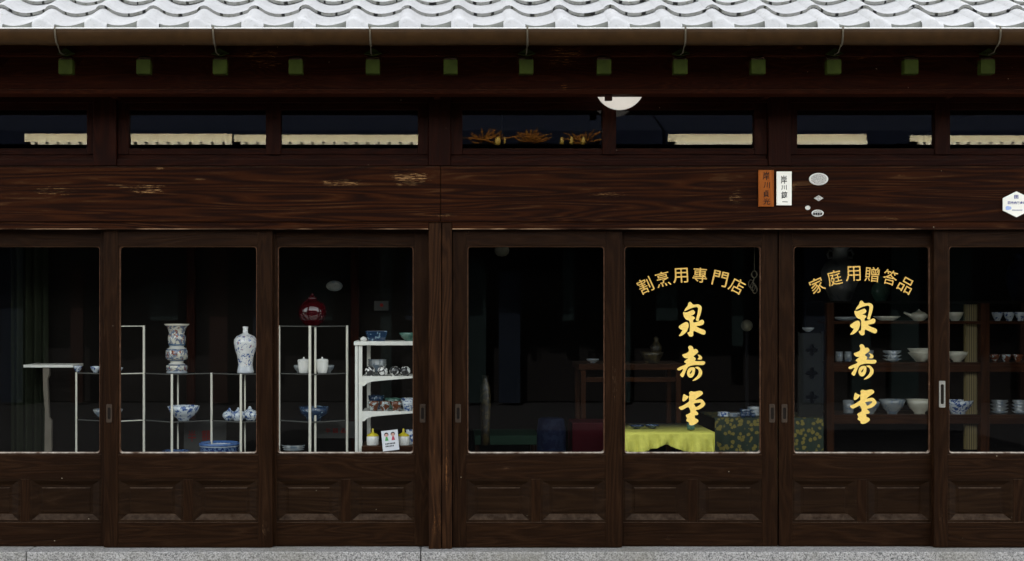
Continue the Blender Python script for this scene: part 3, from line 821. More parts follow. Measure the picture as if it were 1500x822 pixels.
zigzag('zigzag_shelf', 'low folding display shelf with thin cream posts in the left window',
       [(112,.55),(168,.42),(211,.52),(252,.36),(310,.50),(353,.36),(383,.44)],
       [(Z1,1,2),(Z2,0,6),(Z3,0,6)],
       posts=[(0,Z2,.006,0),(1,Z1,.006,0),(2,Z1,.0072,0),(3,Z2,.0072,0),(4,Z2,.007,0),(5,Z2,.0072,0),(3,Z2,.005,.19),(5,Z2,.005,.17)], bright=1)
zigzag('zigzag_shelf', 'three tier folding display shelf with cream posts under the red jar',
       [(409,.50),(454,.36),(461.5,.37),(508.5,.50)],
       [(Z1,0,3),(Z2,0,3),(Z3,0,3)],
       posts=[(0,Z1,.0072,0),(1,Z1,.0082,0),(2,Z1,.0065,.02),(3,Z1,.0072,0)])

# white bracket shelf unit
ys = .42
t = thing('bracket_shelf', 'white painted shelf unit with curved brackets in the left window', 'shelf unit', W(530, 803, ys))
Xs = lambda px: WX(px, ys); Zs = lambda py: WZ(py, ys)
k = MB(); k.box(Xs(518.5), Xs(640), ys-.012, ys+.30, Zs(506), Zs(500)); k.build('top_board', M['white_paint'], t, bevel=.003)
k = MB(); k.box(Xs(520), Xs(524), ys, ys+.02, ZB, Zs(506)); k.box(Xs(525), Xs(530.5), ys+.004, ys+.03, ZB, Zs(506)); k.build('upright', M['white_paint'], t, bevel=.002)
k = MB(); k.box(Xs(534), Xs(539.5), ys+.26, ys+.29, ZB, Zs(506)); k.build('upright', M['white_paint'], t, bevel=.002)
for zl in (551, 602.5):
    k = MB()
    poly = [(Xs(530.5), Zs(zl)), (Xs(640), Zs(zl)), (Xs(640), Zs(zl+2.0)), (Xs(604), Zs(zl+3.0)), (Xs(565), Zs(zl+6)), (Xs(545), Zs(zl+8)), (Xs(538), Zs(zl+10.5)), (Xs(534), Zs(zl+14)), (Xs(530.5), Zs(zl+15))]
    k.prism(poly, ys, ys+.012); k.build('curved_bracket', M['white_paint'], t)
    k = MB(); k.box(Xs(530.6), Xs(640), ys+.013, ys+.29, Zs(zl+3), Zs(zl)-.001); k.build('shelf', M['white_paint'], t)

# ------------------------------------------------------------------ inside: wares
def ware(name, label, cat, px, py, y, prof, mat, group=None, sx=1, sy=1, n=40):
    """prof: (radius px, height px above the foot) at depth y"""
    c = W(px, py, y); s_ = S(y)
    k = MB(); k.lathe([(r*s_, h*s_) for r, h in prof], c, n, 0, sx, sy)
    return tag(k.build(name, mat, origin=c), label, cat, group)
def bowl(R_, h, f=.42, lip=.8):
    return [(0,.6),(R_*f*.85,.6),(R_*f*.9,0),(R_*f,0),(R_*f,h*.12),(R_*.72,h*.38),(R_*.9,h*.68),(R_,h),(R_-lip,h),(R_*.86,h*.68),(R_*.66,h*.40),(R_*.3,h*.2),(0,h*.18)]
def cup(R_, h, lip=.7):
    return [(0,.3),(R_*.75,.3),(R_*.8,0),(R_*.95,h*.1),(R_,h*.5),(R_,h),(R_-lip,h),(R_-lip,h*.5),(R_*.8,h*.15),(0,h*.12)]
def dish(R_, h): return [(0,.3),(R_*.5,.3),(R_*.52,0),(R_*.56,h*.15),(R_,h),(R_-.5,h+.2),(R_*.55,h*.4),(0,h*.35)]
zy = lambda py_ref, z, y: VY - (z - EYE) / S(y)      # photo row of height z at depth y
def row(z, y): return VY - (z - EYE) / S(y)

# left window -------------------------------------------------------------------------
ware('tall_vase', 'tall waisted vase with polychrome bands on the upper glass shelf', 'vase', 259, row(Z2,.46), .46,
     [(0,0),(14.5,0),(15.5,1.5),(14,3.5),(15.3,5),(15.5,11),(13,13),(9.5,15),(9.5,17),(13,19),(15.8,21),(16.3,26),(16,33),(14,36),(10.5,38),(10.5,39.5),(12.3,41),(13,47),(13,54),(11.8,56),(11,58),(12.5,63),(16,69),(18.3,71),(18.3,72),(17,72),(11,63),(9,52),(0,50)], M['vase_mix'])
ware('shouldered_vase', 'white shouldered vase with blue and red blossom branch beside the door stile', 'vase', 359.5, row(Z2,.47), .47,
     [(0,0),(12,0),(12.3,2),(11,8),(10.5,14),(12,24),(15.5,36),(17,44),(16.5,49),(13,54),(6,57),(3.8,58.5),(3.6,64),(4.4,68),(4,68),(3,60),(0,59)], M['vase_tree'])
ware('footed_bowl', 'flaring blue and white bowl on the lower shelf under the tall vase', 'bowl', 269, row(Z3,.44), .44, bowl(23.5,21.5,.36), M['blue_white'])
for px, R_, h, y in ((336,10,15,.47),(349,10.5,16,.43),(366,12,17,.46)):
    ware('lidded_cup', 'rounded blue and white lidded cup clustered on the lower shelf below the shouldered vase', 'cup', px, row(Z3,y), y,
         [(0,0),(R_*.6,0),(R_*.65,1),(R_,h*.35),(R_*1.02,h*.55),(R_*.8,h*.8),(R_*.3,h*.95),(R_*.18,h*1.1),(R_*.12,h*1.2),(0,h*1.22)], M['blue_white'], 'blue and white lidded cups')
ware('pottery_urn', 'large blue patterned basin at the foot of the left window', 'basin', 321, 672, .40, [(0,0),(24,0),(27,4),(28.5,12),(28,18),(30,21),(30,24),(28,24),(26.5,18),(24,6),(0,5)], M['blue_dense'])
ware('wavy_dish', 'shallow dish with blue rim at the foot of the left window', 'dish', 258, 668, .42, dish(21,8), M['blue_dense'])
ware('shallow_bowl', 'pale blue bowl half behind the first door stile', 'bowl', 158, row(Z3,.48), .48, bowl(22,16,.4), M['grey_glaze'])
ware('small_dish', 'small pale dish on the shelf left of the door stile', 'dish', 171, row(Z2,.47), .47, bowl(9,8), M['blue_white'])
ware('small_cup', 'small blue cup at the left end of the folding shelf', 'cup', 114, row(Z2,.6), .6, bowl(6.5,9), M['blue_white'])
ware('small_cup', 'small blue cup close to the left of the first door stile', 'cup', 140, row(Z2,.53), .53, bowl(7.5,9), M['blue_white'])
# price cards
def card(name, label, px0, px1, py0, py1, y, mat, chars, ink, lean=.02, cat='price card'):
    s_ = S(y); c = W((px0+px1)/2, py1, y)
    k = MB()
    x0, x1, z0, z1 = WX(px0, y), WX(px1, y), WZ(py1, y), WZ(py0, y)
    k.add([(x0,y,z0),(x1,y,z0),(x1,y+lean,z1),(x0,y+lean,z1),(x0,y+.003,z0),(x1,y+.003,z0),(x1,y+lean+.003,z1),(x0,y+lean+.003,z1)],
          [(0,1,2,3),(7,6,5,4),(0,4,5,1),(1,5,6,2),(2,6,7,3),(3,7,4,0)])
    o = tag(k.build(name, mat, origin=c), label, cat)
    if chars:
        k = MB()
        for ch, px, py, w_, h_ in chars:
            f = (py1-py)/(py1-py0)
            text_mb(k, ch, WX(px, y), WZ(py, y), y + lean*f - .0035, w_*s_, h_*s_, 0, 0, .012)
        k.build('lettering', ink, o, fix=False)
    return o
card('price_card', 'grey sale card with red brush writing behind the blue basin', 269, 331, 617, 664, .62, M['grey_paper'], [('半',281,639,12,17),('額',302,638,14,16)], M['red_ink'])
card('price_card', 'dim grey card with red writing under the three tier shelf', 463, 524, 618, 642, .62, M['grey_paper'], [('半',480,631,7,8),('額',491,631,8,8),('品',503,631,7,7)], M['red_ink'])
# pale display table at the far left
yT = .62
t = thing('display_table', 'narrow pale table with one flat leg at the far left', 'table', W(68, 803, yT))
k = MB(); k.box(WX(34, yT), WX(107, yT), yT, yT+.25, WZ(538.5, yT), WZ(534.5, yT)); k.build('tabletop', M['cream_table'] if 'cream_table' in M else M['white_paint'], t, bevel=.002)
M['leg_grey'] = plain('weathered_leg', (.16,.14,.11), .7, 0, .2, 12)
k = MB(); k.prism([(WX(62, yT), WZ(539, yT)), (WX(71, yT), WZ(539, yT)), (WX(71, yT), WZ(550, yT)), (WX(68.5, yT), WZ(556, yT)), (WX(71, yT), WZ(612, yT)), (WX(74.5, yT), WZ(616, yT)), (WX(74.5, yT), ZB), (WX(63.5, yT), ZB), (WX(65, yT), WZ(600, yT)), (WX(62.5, yT), WZ(570, yT))], yT+.01, yT+.04); k.build('table_leg', M['leg_grey'], t)

# second window
jar = W(457.5, row(Z1,.45), .45); s_ = S(.45)
t = thing('red_jar', 'glossy dark red globular jar with a small lid', 'jar', jar)
k = MB(); k.lathe([(r*s_, h*s_) for r, h in ((0,0),(11,0),(11.5,2),(15,5),(19.5,12),(21,19),(20,27),(15.5,34),(9,37),(8,38.5),(7,38.5),(0,36))], jar, 48); k.build('jar_body', M['red_glaze'], t)
k = MB(); k.lathe([(r*s_, h*s_) for r, h in ((0,38.7),(7.5,38.8),(7,41),(4,43.5),(2,44.5),(2.4,46),(1,47.5),(0,47.6))], jar, 30); k.build('jar_lid', M['red_glaze'], t)
for px, lb in ((445, 'white straight lidded cup left of the twin shelf posts'), (472, 'white straight lidded cup right of the twin shelf posts')):
    c = W(px, row(Z2,.44), .44); s_ = S(.44)
    t = thing('lidded_mug', lb, 'cup', c)
    k = MB(); k.lathe([(r*s_, h*s_) for r, h in ((0,0),(6.5,0),(7.2,1.5),(8.6,9),(9,18),(9.2,19),(8.5,19),(0,16))], c, 36); k.build('mug_body', M['white_glaze'], t)
    k = MB(); k.lathe([(r*s_, h*s_) for r, h in ((9,19.2),(8,20.4),(3,21.2),(1,21.6),(1.2,23.2),(0,24))], c, 30); k.build('mug_lid', M['white_glaze'], t)
ware('saucer_bowl', 'grey bowl behind the left white lidded cup', 'bowl', 439, row(Z2,.52), .52, bowl(9,11), M['grey_glaze'])
ware('saucer_bowl', 'grey bowl behind the right white lidded cup', 'bowl', 481, row(Z2,.52), .52, bowl(9,11), M['grey_glaze'])
ware('blue_bowl', 'dark blue patterned bowl on small feet in the three tier shelf', 'bowl', 460, row(Z3,.45), .45,
     [(0,5),(9,4.5),(10,0),(11,0),(12,5),(19,10),(22,20),(21,20),(17,11),(0,8)], M['blue_dark'])
ware('plate_stack', 'dim grey plates at the foot of the three tier shelf', 'plates', 430, 660, .5, [(0,0),(12,0),(16,2),(13,3),(17,5),(14,6),(18,8),(0,7)], M['grey_glaze'])
# wares on the bracket shelf
yb = .50
zt = WZ(500, ys)
c = W(552, row(zt, yb), yb); s_ = S(yb)
k = MB()
o_ = lambda w_, d_, z_: [(c.x - w_*s_, c.y - d_*s_, z_), (c.x + w_*s_, c.y - d_*s_, z_), (c.x + w_*s_, c.y + d_*s_, z_), (c.x - w_*s_, c.y + d_*s_, z_)]
lv = [o_(11.5, 8, c.z), o_(13, 9, c.z + 4*s_), o_(16, 11, c.z + 14.5*s_), o_(15, 10, c.z + 14.5*s_), o_(12, 8.5, c.z + 4*s_)]
k.add([v for l in lv for v in l], [(a*4+i, a*4+(i+1) % 4, (a+1)*4+(i+1) % 4, (a+1)*4+i) for a in range(4) for i in range(4)] + [(3,2,1,0), (16,17,18,19)])
tag(k.build('square_bowl', M['blue_dark'], origin=c), 'square flaring blue bowl on top of the white shelf unit', 'bowl')
ware('green_bowl', 'green glazed bowl at the right end on top of the white shelf unit', 'bowl', 601, row(zt,.52), .52, bowl(17,12,.5), M['green_glaze'])
ware('tiny_jar', 'tiny white pot at the left end on top of the white shelf unit', 'pot', 532.5, row(zt,.45), .45, [(0,0),(4,0),(5,2.5),(4.2,5),(1.5,6.5),(0,7)], M['white_glaze'])
zA, zB = WZ(551, ys), WZ(602.5, ys)
for i, px in enumerate((542, 560.5, 578.5, 593.5)):
    ware('diamond_pot', 'round black pot with a white diamond in the row on the middle bracket shelf', 'pot', px, row(zA,.455), .455,
         [(0,0),(4.5,0),(5,.6),(7.4,4),(7.8,7),(6.8,11),(4.5,13.4),(2,14),(0,14.1)], M['diamond'] if 'diamond' in M else M['black_white'], 'round diamond pots on the middle bracket shelf')
ware('dish_stack', 'stack of flat grey dishes behind the round pots', 'dishes', 553, row(zA,.58), .58, [(0,0),(11,0),(13,14),(14,16),(12,17),(14,19),(12,20),(14,22),(13,23),(0,22)], M['grey_glaze'])
for px, mt, lb in ((547.5,'orange_blue','orange banded bowl leftmost on the lower bracket shelf'),(564,'orange_blue','orange banded bowl second from the left on the lower bracket shelf'),(580.5,'orange_blue','plain orange bowl with pale rim third on the lower bracket shelf'),(597,'blue_white','blue and white bowl rightmost on the lower bracket shelf')):
    ware('banded_bowl', lb, 'bowl', px, row(zB,.45), .45, bowl(8.6,14,.6), M[mt])
for px, mt, lb in ((551,'blue_dark','dark blue bowl stacked behind the leftmost orange bowl'),(575,'green_glaze','green bowl behind the orange bowls'),(598,'blue_white','pale bowl behind the blue and white bowl')):
    ware('stacked_bowl', lb, 'bowl', px, row(zB,.60), .60, bowl(12,20 if px < 560 else 16,.5), M[mt])
for px, lb in ((546,'white pot with a yellow peaked lid left of the printed card'),(591,'white pot with a yellow peaked lid right of the printed card')):
    c = W(px, 652, .44); s_ = S(.44)
    t = thing('yellow_lid_pot', lb, 'pot', c)
    k = MB(); k.lathe([(r*s_, h*s_) for r, h in ((0,0),(8.5,0),(9,1),(9.2,12),(8.6,13),(0,13))], c, 36); k.build('pot_body', M['white_glaze'], t)
    k = MB(); k.lathe([(r*s_, h*s_) for r, h in ((8.8,13.2),(8,15.5),(4,17.5),(1.8,18.5),(1.4,22),(1.6,23.5),(0,24.5))], c, 30); k.build('pot_lid', M['yellow_glaze'], t)
ware('blue_jug', 'pale blue jar in the corner behind the printed card', 'jar', 600, 652, .5, [(0,0),(7,0),(9,6),(8,14),(5,20),(6,23),(0,22)], M['blue_white'])
# low plinth the pots stand on
k = MB(); k.box(WX(530, .40), WX(640, .40), .38, .68, ZB, WZ(652, .44)); tag(k.build('plinth', M['plinth'] if 'plinth' in M else M['inner_wood'], origin=W(580, 803, .5), bevel=.004), 'low wooden plinth under the yellow lidded pots', 'plinth')
# printed card with two children
y = .36; s_ = S(y)
base = W(573, 660, y)
cardm = MB()
def cp(u, v, off=0):      # card plane: u right px, v up px, leaning back and slightly turned
    return Vector((base.x + (u + v*-.10)*s_, base.y + v*.22*s_ - off + u*.02*s_, base.z + (v + u*.12)*s_))
def cquad(mb, u0, u1, v0, v1, off, mat=0):
    mb.add([cp(u0,v0,off), cp(u1,v0,off), cp(u1,v1,off), cp(u0,v1,off)], [(0,1,2,3)], mat)
vs = [cp(-12,0,0), cp(12,0,0), cp(12,29,0), cp(-12,29,0), cp(-12,0,-.003), cp(12,0,-.003), cp(12,29,-.003), cp(-12,29,-.003)]
cardm.add(vs, [(0,1,2,3),(7,6,5,4),(0,4,5,1),(1,5,6,2),(2,6,7,3),(3,7,4,0)])
co = tag(cardm.build('printed_card', M['card_white'], origin=base), 'small white leaning card printed with two children', 'card')
k = MB()
def cdisc(u, v, ru, rv, off, mat):
    k.add([cp(u + ru*math.cos(i*.524), v + rv*math.sin(i*.524), off) for i in range(12)], [tuple(range(12))], mat)
for u, body in ((-5, 2), (4.5, 3)):
    cdisc(u, 23.3, 3.2, 3.0, .0008, 1); cdisc(u, 22.4, 2.5, 2.3, .0012, 0)
    k.add([cp(u-1.2,20,.001), cp(u-2.6,14.5,.001), cp(u+2.6,14.5,.001), cp(u+1.2,20,.001)], [(0,1,2,3)], body)
k.build('picture', [M['pink'], M['ink'], M['print_green'], M['print_red']], co, fix=False)
k = MB()
for r_, (v0, n_) in enumerate(((9.0, 7), (5.6, 6))):
    for i in range(n_): cquad(k, -7.5 + i*2.1, -6.1 + i*2.1, v0, v0 + 2.0, .0009)
k.build('lettering', M['ink'], co, fix=False)
# dim things on the rear wall of the window
def wall_disc():
    y = .95
    c = W(490, 419, y); s_ = S(y)
    k = MB()
    pts = [(math.cos(i*math.pi/18), math.sin(i*math.pi/18)) for i in range(36)]
    P_ = lambda q: [(c.x + a*12*q*s_, c.z + b_*7.6*q*s_) for a, b_ in pts]
    ring(k, P_(1), P_(.7), y-.012, 0, y); ring(k, P_(.7), P_(.02), y, 0, y-.002); ring(k, P_(1), P_(.7), y-.010, 0, y+.004)
    tag(k.build('hanging_plate', M['grey_glaze'], origin=c), 'dim oval patterned plate hung above the red jar', 'plate')
wall_disc()
card('small_notice', 'small pale notice with a red dot above the white shelf unit', 548, 569, 441, 455, .95, M['grey_paper'], [('●',559,447,5,5)], M['red_ink'], 0.0, 'notice')

# a dark folding backdrop behind the left window displays (the shop's inner partition)
t = thing('partition', 'dark timber partition standing behind the window displays', 'partition', (WX(330, 1.0), 1.0, ZB))
k = MB()
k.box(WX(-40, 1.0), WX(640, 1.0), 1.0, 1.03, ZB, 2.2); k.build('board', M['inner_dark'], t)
for px in (40, 280, 520):
    k = MB(); k.box(WX(px-6, .98), WX(px+6, .98), .96, .999, ZB, 2.2); k.build('upright', M['frame_red_v'], t, bevel=.003)
k = MB()
vs, fs = [], []
for i in range(41):
    u = i/40; x = WX(16, .9) + u*(WX(70, .9) - WX(16, .9)); yy = .9 + .018*math.sin(u*26)
    vs += [(x, yy, ZB + .4), (x, yy, 2.15)]
for i in range(40): fs.append((2*i, 2*i+2, 2*i+3, 2*i+1))
k.add(vs, fs, 0, True)
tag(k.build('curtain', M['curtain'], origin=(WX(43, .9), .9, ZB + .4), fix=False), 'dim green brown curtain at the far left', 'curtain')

# third window: stand, drum stool, red box, low table -------------------------------
t = thing('wooden_stand', 'orange brown wooden stand at the right of the dark window', 'stand', W(900, 803, 1.3))
yS = 1.25
k = MB(); k.box(WX(848, yS), WX(1003, yS), yS, yS+.5, WZ(542, yS), WZ(533, yS)); k.build('top_board', M['inner_wood'], t, bevel=.003)
for px in (855, 995):
    for yy in (yS + .02, yS + .42):
        k = MB(); k.box(WX(px-3.5, yS), WX(px+3.5, yS), yy, yy + .05, ZB, WZ(542, yS)); k.build('leg', M['inner_wood_v'], t, bevel=.003)
k = MB(); k.box(WX(858.6, yS), WX(991.4, yS), yS + .03, yS + .05, WZ(560, yS), WZ(553, yS)); k.build('rail', M['inner_wood'], t, bevel=.002)
zS = WZ(533, yS)
ware('small_dish', 'small grey dish on the orange brown stand', 'dish', 868, row(zS,1.4), 1.4, bowl(10,6), M['grey_glaze'])
ware('gilt_bowl', 'gilt patterned bowl on the stand left of the gold lettering', 'bowl', 955, row(zS,1.38), 1.38, bowl(17,16,.6), M['brass_dish'])
ware('incense_burner', 'dim bronze lidded burner above the gilt bowl row', 'burner', 961, row(zS,1.62), 1.62, [(0,0),(5,0),(5,10),(8,16),(9,22),(5,27),(3,30),(4,34),(0,38)], M['brass_dish'])
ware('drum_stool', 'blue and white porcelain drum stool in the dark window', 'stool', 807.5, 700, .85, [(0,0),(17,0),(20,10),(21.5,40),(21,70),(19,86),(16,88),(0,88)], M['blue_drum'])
k = MB(); k.box(WX(838, .9), WX(905, .9), .9, 1.2, ZB, WZ(619, .9)); tag(k.build('red_chest', M['red_box'], origin=W(870, 803, .95), bevel=.006), 'dark red lacquered chest beside the drum stool', 'chest')
t = thing('low_table', 'low dark green covered table behind the drum stool', 'table', W(735, 803, 1.6))
M['dark_green'] = plain('dark_green_cloth', (.02,.045,.028), .8)
k = MB(); k.box(WX(695, 1.5), WX(790, 1.5), 1.5, 2.0, WZ(652, 1.5), WZ(638, 1.5)); k.build('tabletop', M['dark_green'], t, bevel=.004)
for px in (699, 786):
    for yy in (1.52, 1.92):
        k = MB(); k.box(WX(px-3, 1.5), WX(px+3, 1.5), yy, yy+.05, ZB, WZ(652, 1.5)); k.build('leg', M['inner_wood_v'], t)
ware('standing_vase', 'slim ochre standing vase at the left of the dark window', 'vase', 711, 652, 1.3, [(0,0),(7,0),(6,20),(8,60),(7,85),(4,95),(5,102),(0,100)], M['ochre'] if 'ochre' in M else M['brass_dish'])
lp = W(735, 368, 1.8); s_ = S(1.8)
t = thing('ceiling_lamp', 'dim pale pendant lamp at the top of the dark window', 'lamp', lp)
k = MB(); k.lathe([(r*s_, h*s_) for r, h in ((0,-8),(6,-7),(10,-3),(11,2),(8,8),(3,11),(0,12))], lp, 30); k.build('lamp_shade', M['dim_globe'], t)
k = MB(); k.tube([(lp.x, lp.y, lp.z + 11*s_), (lp.x, lp.y, 2.9)], .006, 6); k.build('lamp_cord', M['ink'], t)

# fourth window: yellow cloth table, brocade table ---------------------------------------
yc0, yc1 = .55, 1.2
zc = WZ(633, yc0)
t = thing('cloth_table', 'display table hidden under the yellow cloth', 'table', W(965, 803, yc0 + .2))
k = MB(); k.box(WX(905, yc0)+.01, WX(1043, yc0)-.01, yc0+.02, yc1, zc - .04, zc - .006); k.build('tabletop', M['inner_wood'], t)
for px in (912, 1036):
    for yy in (yc0 + .04, yc1 - .08):
        k = MB(); k.box(WX(px-3, yc0), WX(px+3, yc0), yy, yy+.05, ZB, zc - .04); k.build('leg', M['inner_wood_v'], t)
k = MB(); nx, nv = 60, 16; vs = []; xa, xb = WX(898, yc0), WX(1046, yc0)
for i in range(nx + 1):
    u = i/nx; px = 898 + u*148
    # hem height: two swags
    hem = 30 + 3*math.sin(px*.13)
    if px < 975: hem = 33 - 15*max(0, (px-930)/45)**1.2
    else: hem = 18 + 12*min(1, (px-975)/32)
    x = xa + u*(xb-xa)
    vs.append((x, yc1, zc)); vs.append((x, yc0 + .02, zc + .001*math.sin(px*.5)))
    for j in range(nv - 1):
        f = (j+1)/(nv-1)
        fold = .018*f*math.sin(px*.23 + f*2.2) + .011*f*math.sin(px*.61 - f*3) + .006*f*math.sin(px*1.3)
        vs.append((x + .004*f*math.sin(px*.4), yc0 - .006 + fold*.9, zc - f*hem*S(yc0)))
st = nv + 1
k.add(vs, [(i*st+j, (i+1)*st+j, (i+1)*st+j+1, i*st+j+1) for i in range(nx) for j in range(st-1)], 0, True)
# right side fall
vs = []
for i in range(13):
    yy = yc0 - .006 + (yc1 - yc0)*i/12
    for j in range(6):
        f = j/5; vs.append((xb + .008*f*math.sin(i*1.7) + .003, yy, zc - f*28*S(yc0)))
k.add(vs, [(i*6+j, (i+1)*6+j, (i+1)*6+j+1, i*6+j+1) for i in range(12) for j in range(5)], 0, True)
cl = tag(k.build('yellow_cloth', M['yellow_cloth'], origin=(WX(972, yc0), yc0 + .3, zc), fix=False), 'bright yellow green cloth draped over the display table in swags', 'tablecloth')
so = cl.modifiers.new('thick', 'SOLIDIFY'); so.thickness = .003; so.offset = 1
for px, y, lb, mt in ((933,.75,'tiny blue dish leftmost on the yellow cloth','blue_dark'),(955,.78,'tiny dark dish in the middle of the yellow cloth','blue_dark'),(1012,.66,'small teal cup at the right on the yellow cloth','green_glaze')):
    ware('tiny_dish', lb, 'dish', px, row(zc + .004, y), y, cup(6,10) if px > 1000 else bowl(11,5), M[mt])
yk = .82; zk = WZ(612, yk)
t = thing('brocade_table', 'display table covered in green brocade with gold flowers', 'table', W(1125, 803, yk + .3))
k = MB(); k.box(WX(1047, yk), WX(1206, yk), yk, yk + .5, zk - .008, zk); k.build('table_cover', M['brocade'], t, bevel=.003)
k = MB(); vs = []
for i in range(81):
    u = i/80; x = WX(1047, yk) + u*(WX(1206, yk) - WX(1047, yk))
    vs += [(x, yk - .004 + .006*math.sin(u*60), zk - .55), (x, yk - .004, zk - .002)]
k.add(vs, [(2*i, 2*i+2, 2*i+3, 2*i+1) for i in range(80)], 0, True); k.build('table_skirt', M['brocade'], t, fix=False)
for px, h, y, mt, lb in ((1060,7,.92,'blue_white','short stack of pale plates at the left of the brocade table'),(1076,6,.90,'grey_glaze','short stack of grey plates second on the brocade table'),(1092,11,.93,'blue_dark','dark blue plate stack in the middle of the brocade table'),(1104,14,.96,'grey_glaze','taller grey stack of plates beside the door stile')):
    pr = [(0,0)]
    for i in range(3): pr += [(7.5,h*i/3),(9.5,h*(i+.55)/3),(8.2,h*(i+.7)/3)]
    pr += [(9.5,h),(8.5,h),(0,h*.8)]
    ware('plate_stack', lb, 'plates', px, row(zk, y), y, pr, M[mt])
for px in (1088, 1103):
    ware('tiny_cup', 'tiny dark cup at the front of the brocade table', 'cup', px, row(zk,.84), .84, cup(4,6), M['blue_dark'], 'tiny dark cups on the brocade table')
c = W(1094, 477, 1.6); s_ = S(1.6)
t = thing('stand_lamp', 'dim round globe lamp on a dark stand in the lettered window', 'lamp', (c.x, c.y, ZB))
k = MB(); k.lathe([(8.5*s_*math.sin(math.pi*i/14), -8.5*s_*math.cos(math.pi*i/14)) for i in range(15)], c, 28); k.build('lamp_globe', M['dim_globe'], t)
k = MB(); k.lathe([(.11, ZB), (.11, ZB+.015), (.02, ZB+.03), (.012, ZB+.1), (.012, c.z - 8.6*s_)], (c.x, c.y, 0), 16); k.build('lamp_stand', M['ink'], t)
# brass hook / knot hanging behind the pane
c = W(1105, 402, .3); s_ = S(.3)
k = MB()
k.tube([(c.x + 4*s_*math.cos(a), c.y, c.z + 5*s_*math.sin(a)) for a in [i*2*math.pi/16 for i in range(17)]], .004, 6)
for q in range(3):
    k.tube([(c.x + (-5 + 3*q)*s_ + 3.5*s_*math.cos(a), c.y + .004*q, c.z - (14 + 4*q)*s_ + 6*s_*math.sin(a)) for a in [i*2*math.pi/12 for i in range(13)]], .003, 6)
k.tube([(c.x, c.y, c.z - 5*s_), (c.x - 2*s_, c.y, c.z - 12*s_)], .003, 6)
k.tube([(c.x, c.y, c.z + 5*s_), (c.x, c.y, c.z + 60*s_)], .0012, 5)
tag(k.build('hanging_ornament', M['strap'], origin=c), 'looped metal ornament hanging beside the arched gold letters', 'ornament')

# right windows: the long wooden cabinet ---------------------------------------------------
yC = 1.05
t = thing('display_cabinet', 'long red brown wooden cabinet with three open shelves of tableware', 'cabinet', W(1350, 803, yC + .2))
XC = lambda px: WX(px, yC)
for px, w_ in ((1216.5, 5.5), (1443.5, 6.5), (1600, 6)):
    k = MB(); k.box(XC(px-w_), XC(px+w_), yC, yC + .06, ZB, WZ(444, yC)); k.build('upright', M['inner_wood_v'], t, bevel=.003)
SH = []
for i, (py, th) in enumerate(((470.5, 4), (531, 14), (608, 13))):
    k = MB(); k.box(XC(1205), XC(1620), yC + .004 + .062*0, yC + .05, WZ(py + th, yC), WZ(py, yC))
    zsh = WZ(py, yC)
    k = MB()
    for a, b_ in ((1222.2, 1436.8), (1450.2, 1593.8)):
        k.box(XC(a), XC(b_), yC + .006, yC + .40, WZ(py + 4, yC), zsh)
        k.box(XC(a), XC(b_), yC + .008, yC + .03, WZ(py + th, yC), WZ(py + 4, yC) - .0005)
    k.build('shelf', M['inner_wood'], t); SH.append(zsh)
k = MB(); k.box(XC(1205), XC(1620), yC + .41, yC + .43, ZB, WZ(444, yC)); k.build('back_board', M['inner_dark'], t)
k = MB(); k.box(XC(1420), XC(1436.5), yC + .06, yC + .10, WZ(660, yC), WZ(446, yC)); k.build('slatted_side', M['bamboo'], t)
yw = yC + .10
def on(i, y=yw): return row(SH[i], y)
# top shelf
ware('long_plate', 'pale pink long plate on the upper cabinet shelf right of the gold writing', 'plate', 1299, on(0), yw, dish(20,7), M['pinkish'] if 'pinkish' in M else M['cream_glaze'])
ware('long_plate', 'pale long plate on the upper cabinet shelf left of the gold writing', 'plate', 1236, on(0), yw, dish(22,6), M['grey_glaze'])
pc = W(1346, on(0), yw); s_ = S(yw)
t = thing('teapot', 'white teapot with its long spout pointing left on the upper shelf', 'teapot', pc)
k = MB(); k.lathe([(r*s_, h*s_) for r, h in ((0,0),(7,0),(8,1),(12,5),(12.5,9),(9,12.5),(4,14),(0,14.2))], pc, 36); k.build('pot_body', M['cream_glaze'], t)
k = MB(); k.tube([(pc.x - 9*s_, pc.y, pc.z + 6*s_), (pc.x - 16*s_, pc.y, pc.z + 10*s_), (pc.x - 22*s_, pc.y, pc.z + 12.5*s_)], [3.2*s_, 2.2*s_, 1.6*s_], 10); k.build('spout', M['cream_glaze'], t)
k = MB(); k.lathe([(r*s_, h*s_) for r, h in ((4,14.3),(3,15.2),(1,15.6),(1.4,17),(0,17.6))], pc, 20); k.build('lid', M['cream_glaze'], t)
ware('cream_bowl', 'cream bowl on the upper shelf beside the front door stile', 'bowl', 1399, on(0), yw, bowl(12,13,.5), M['cream_glaze'])
for i, px in enumerate((1461, 1478, 1495)):
    ware('patterned_bowl', 'blue and white patterned bowl in the row at the upper right shelf', 'bowl', px, on(0), yw, bowl(8.2,13,.5), M['blue_white'], 'patterned bowls on the upper right shelf')
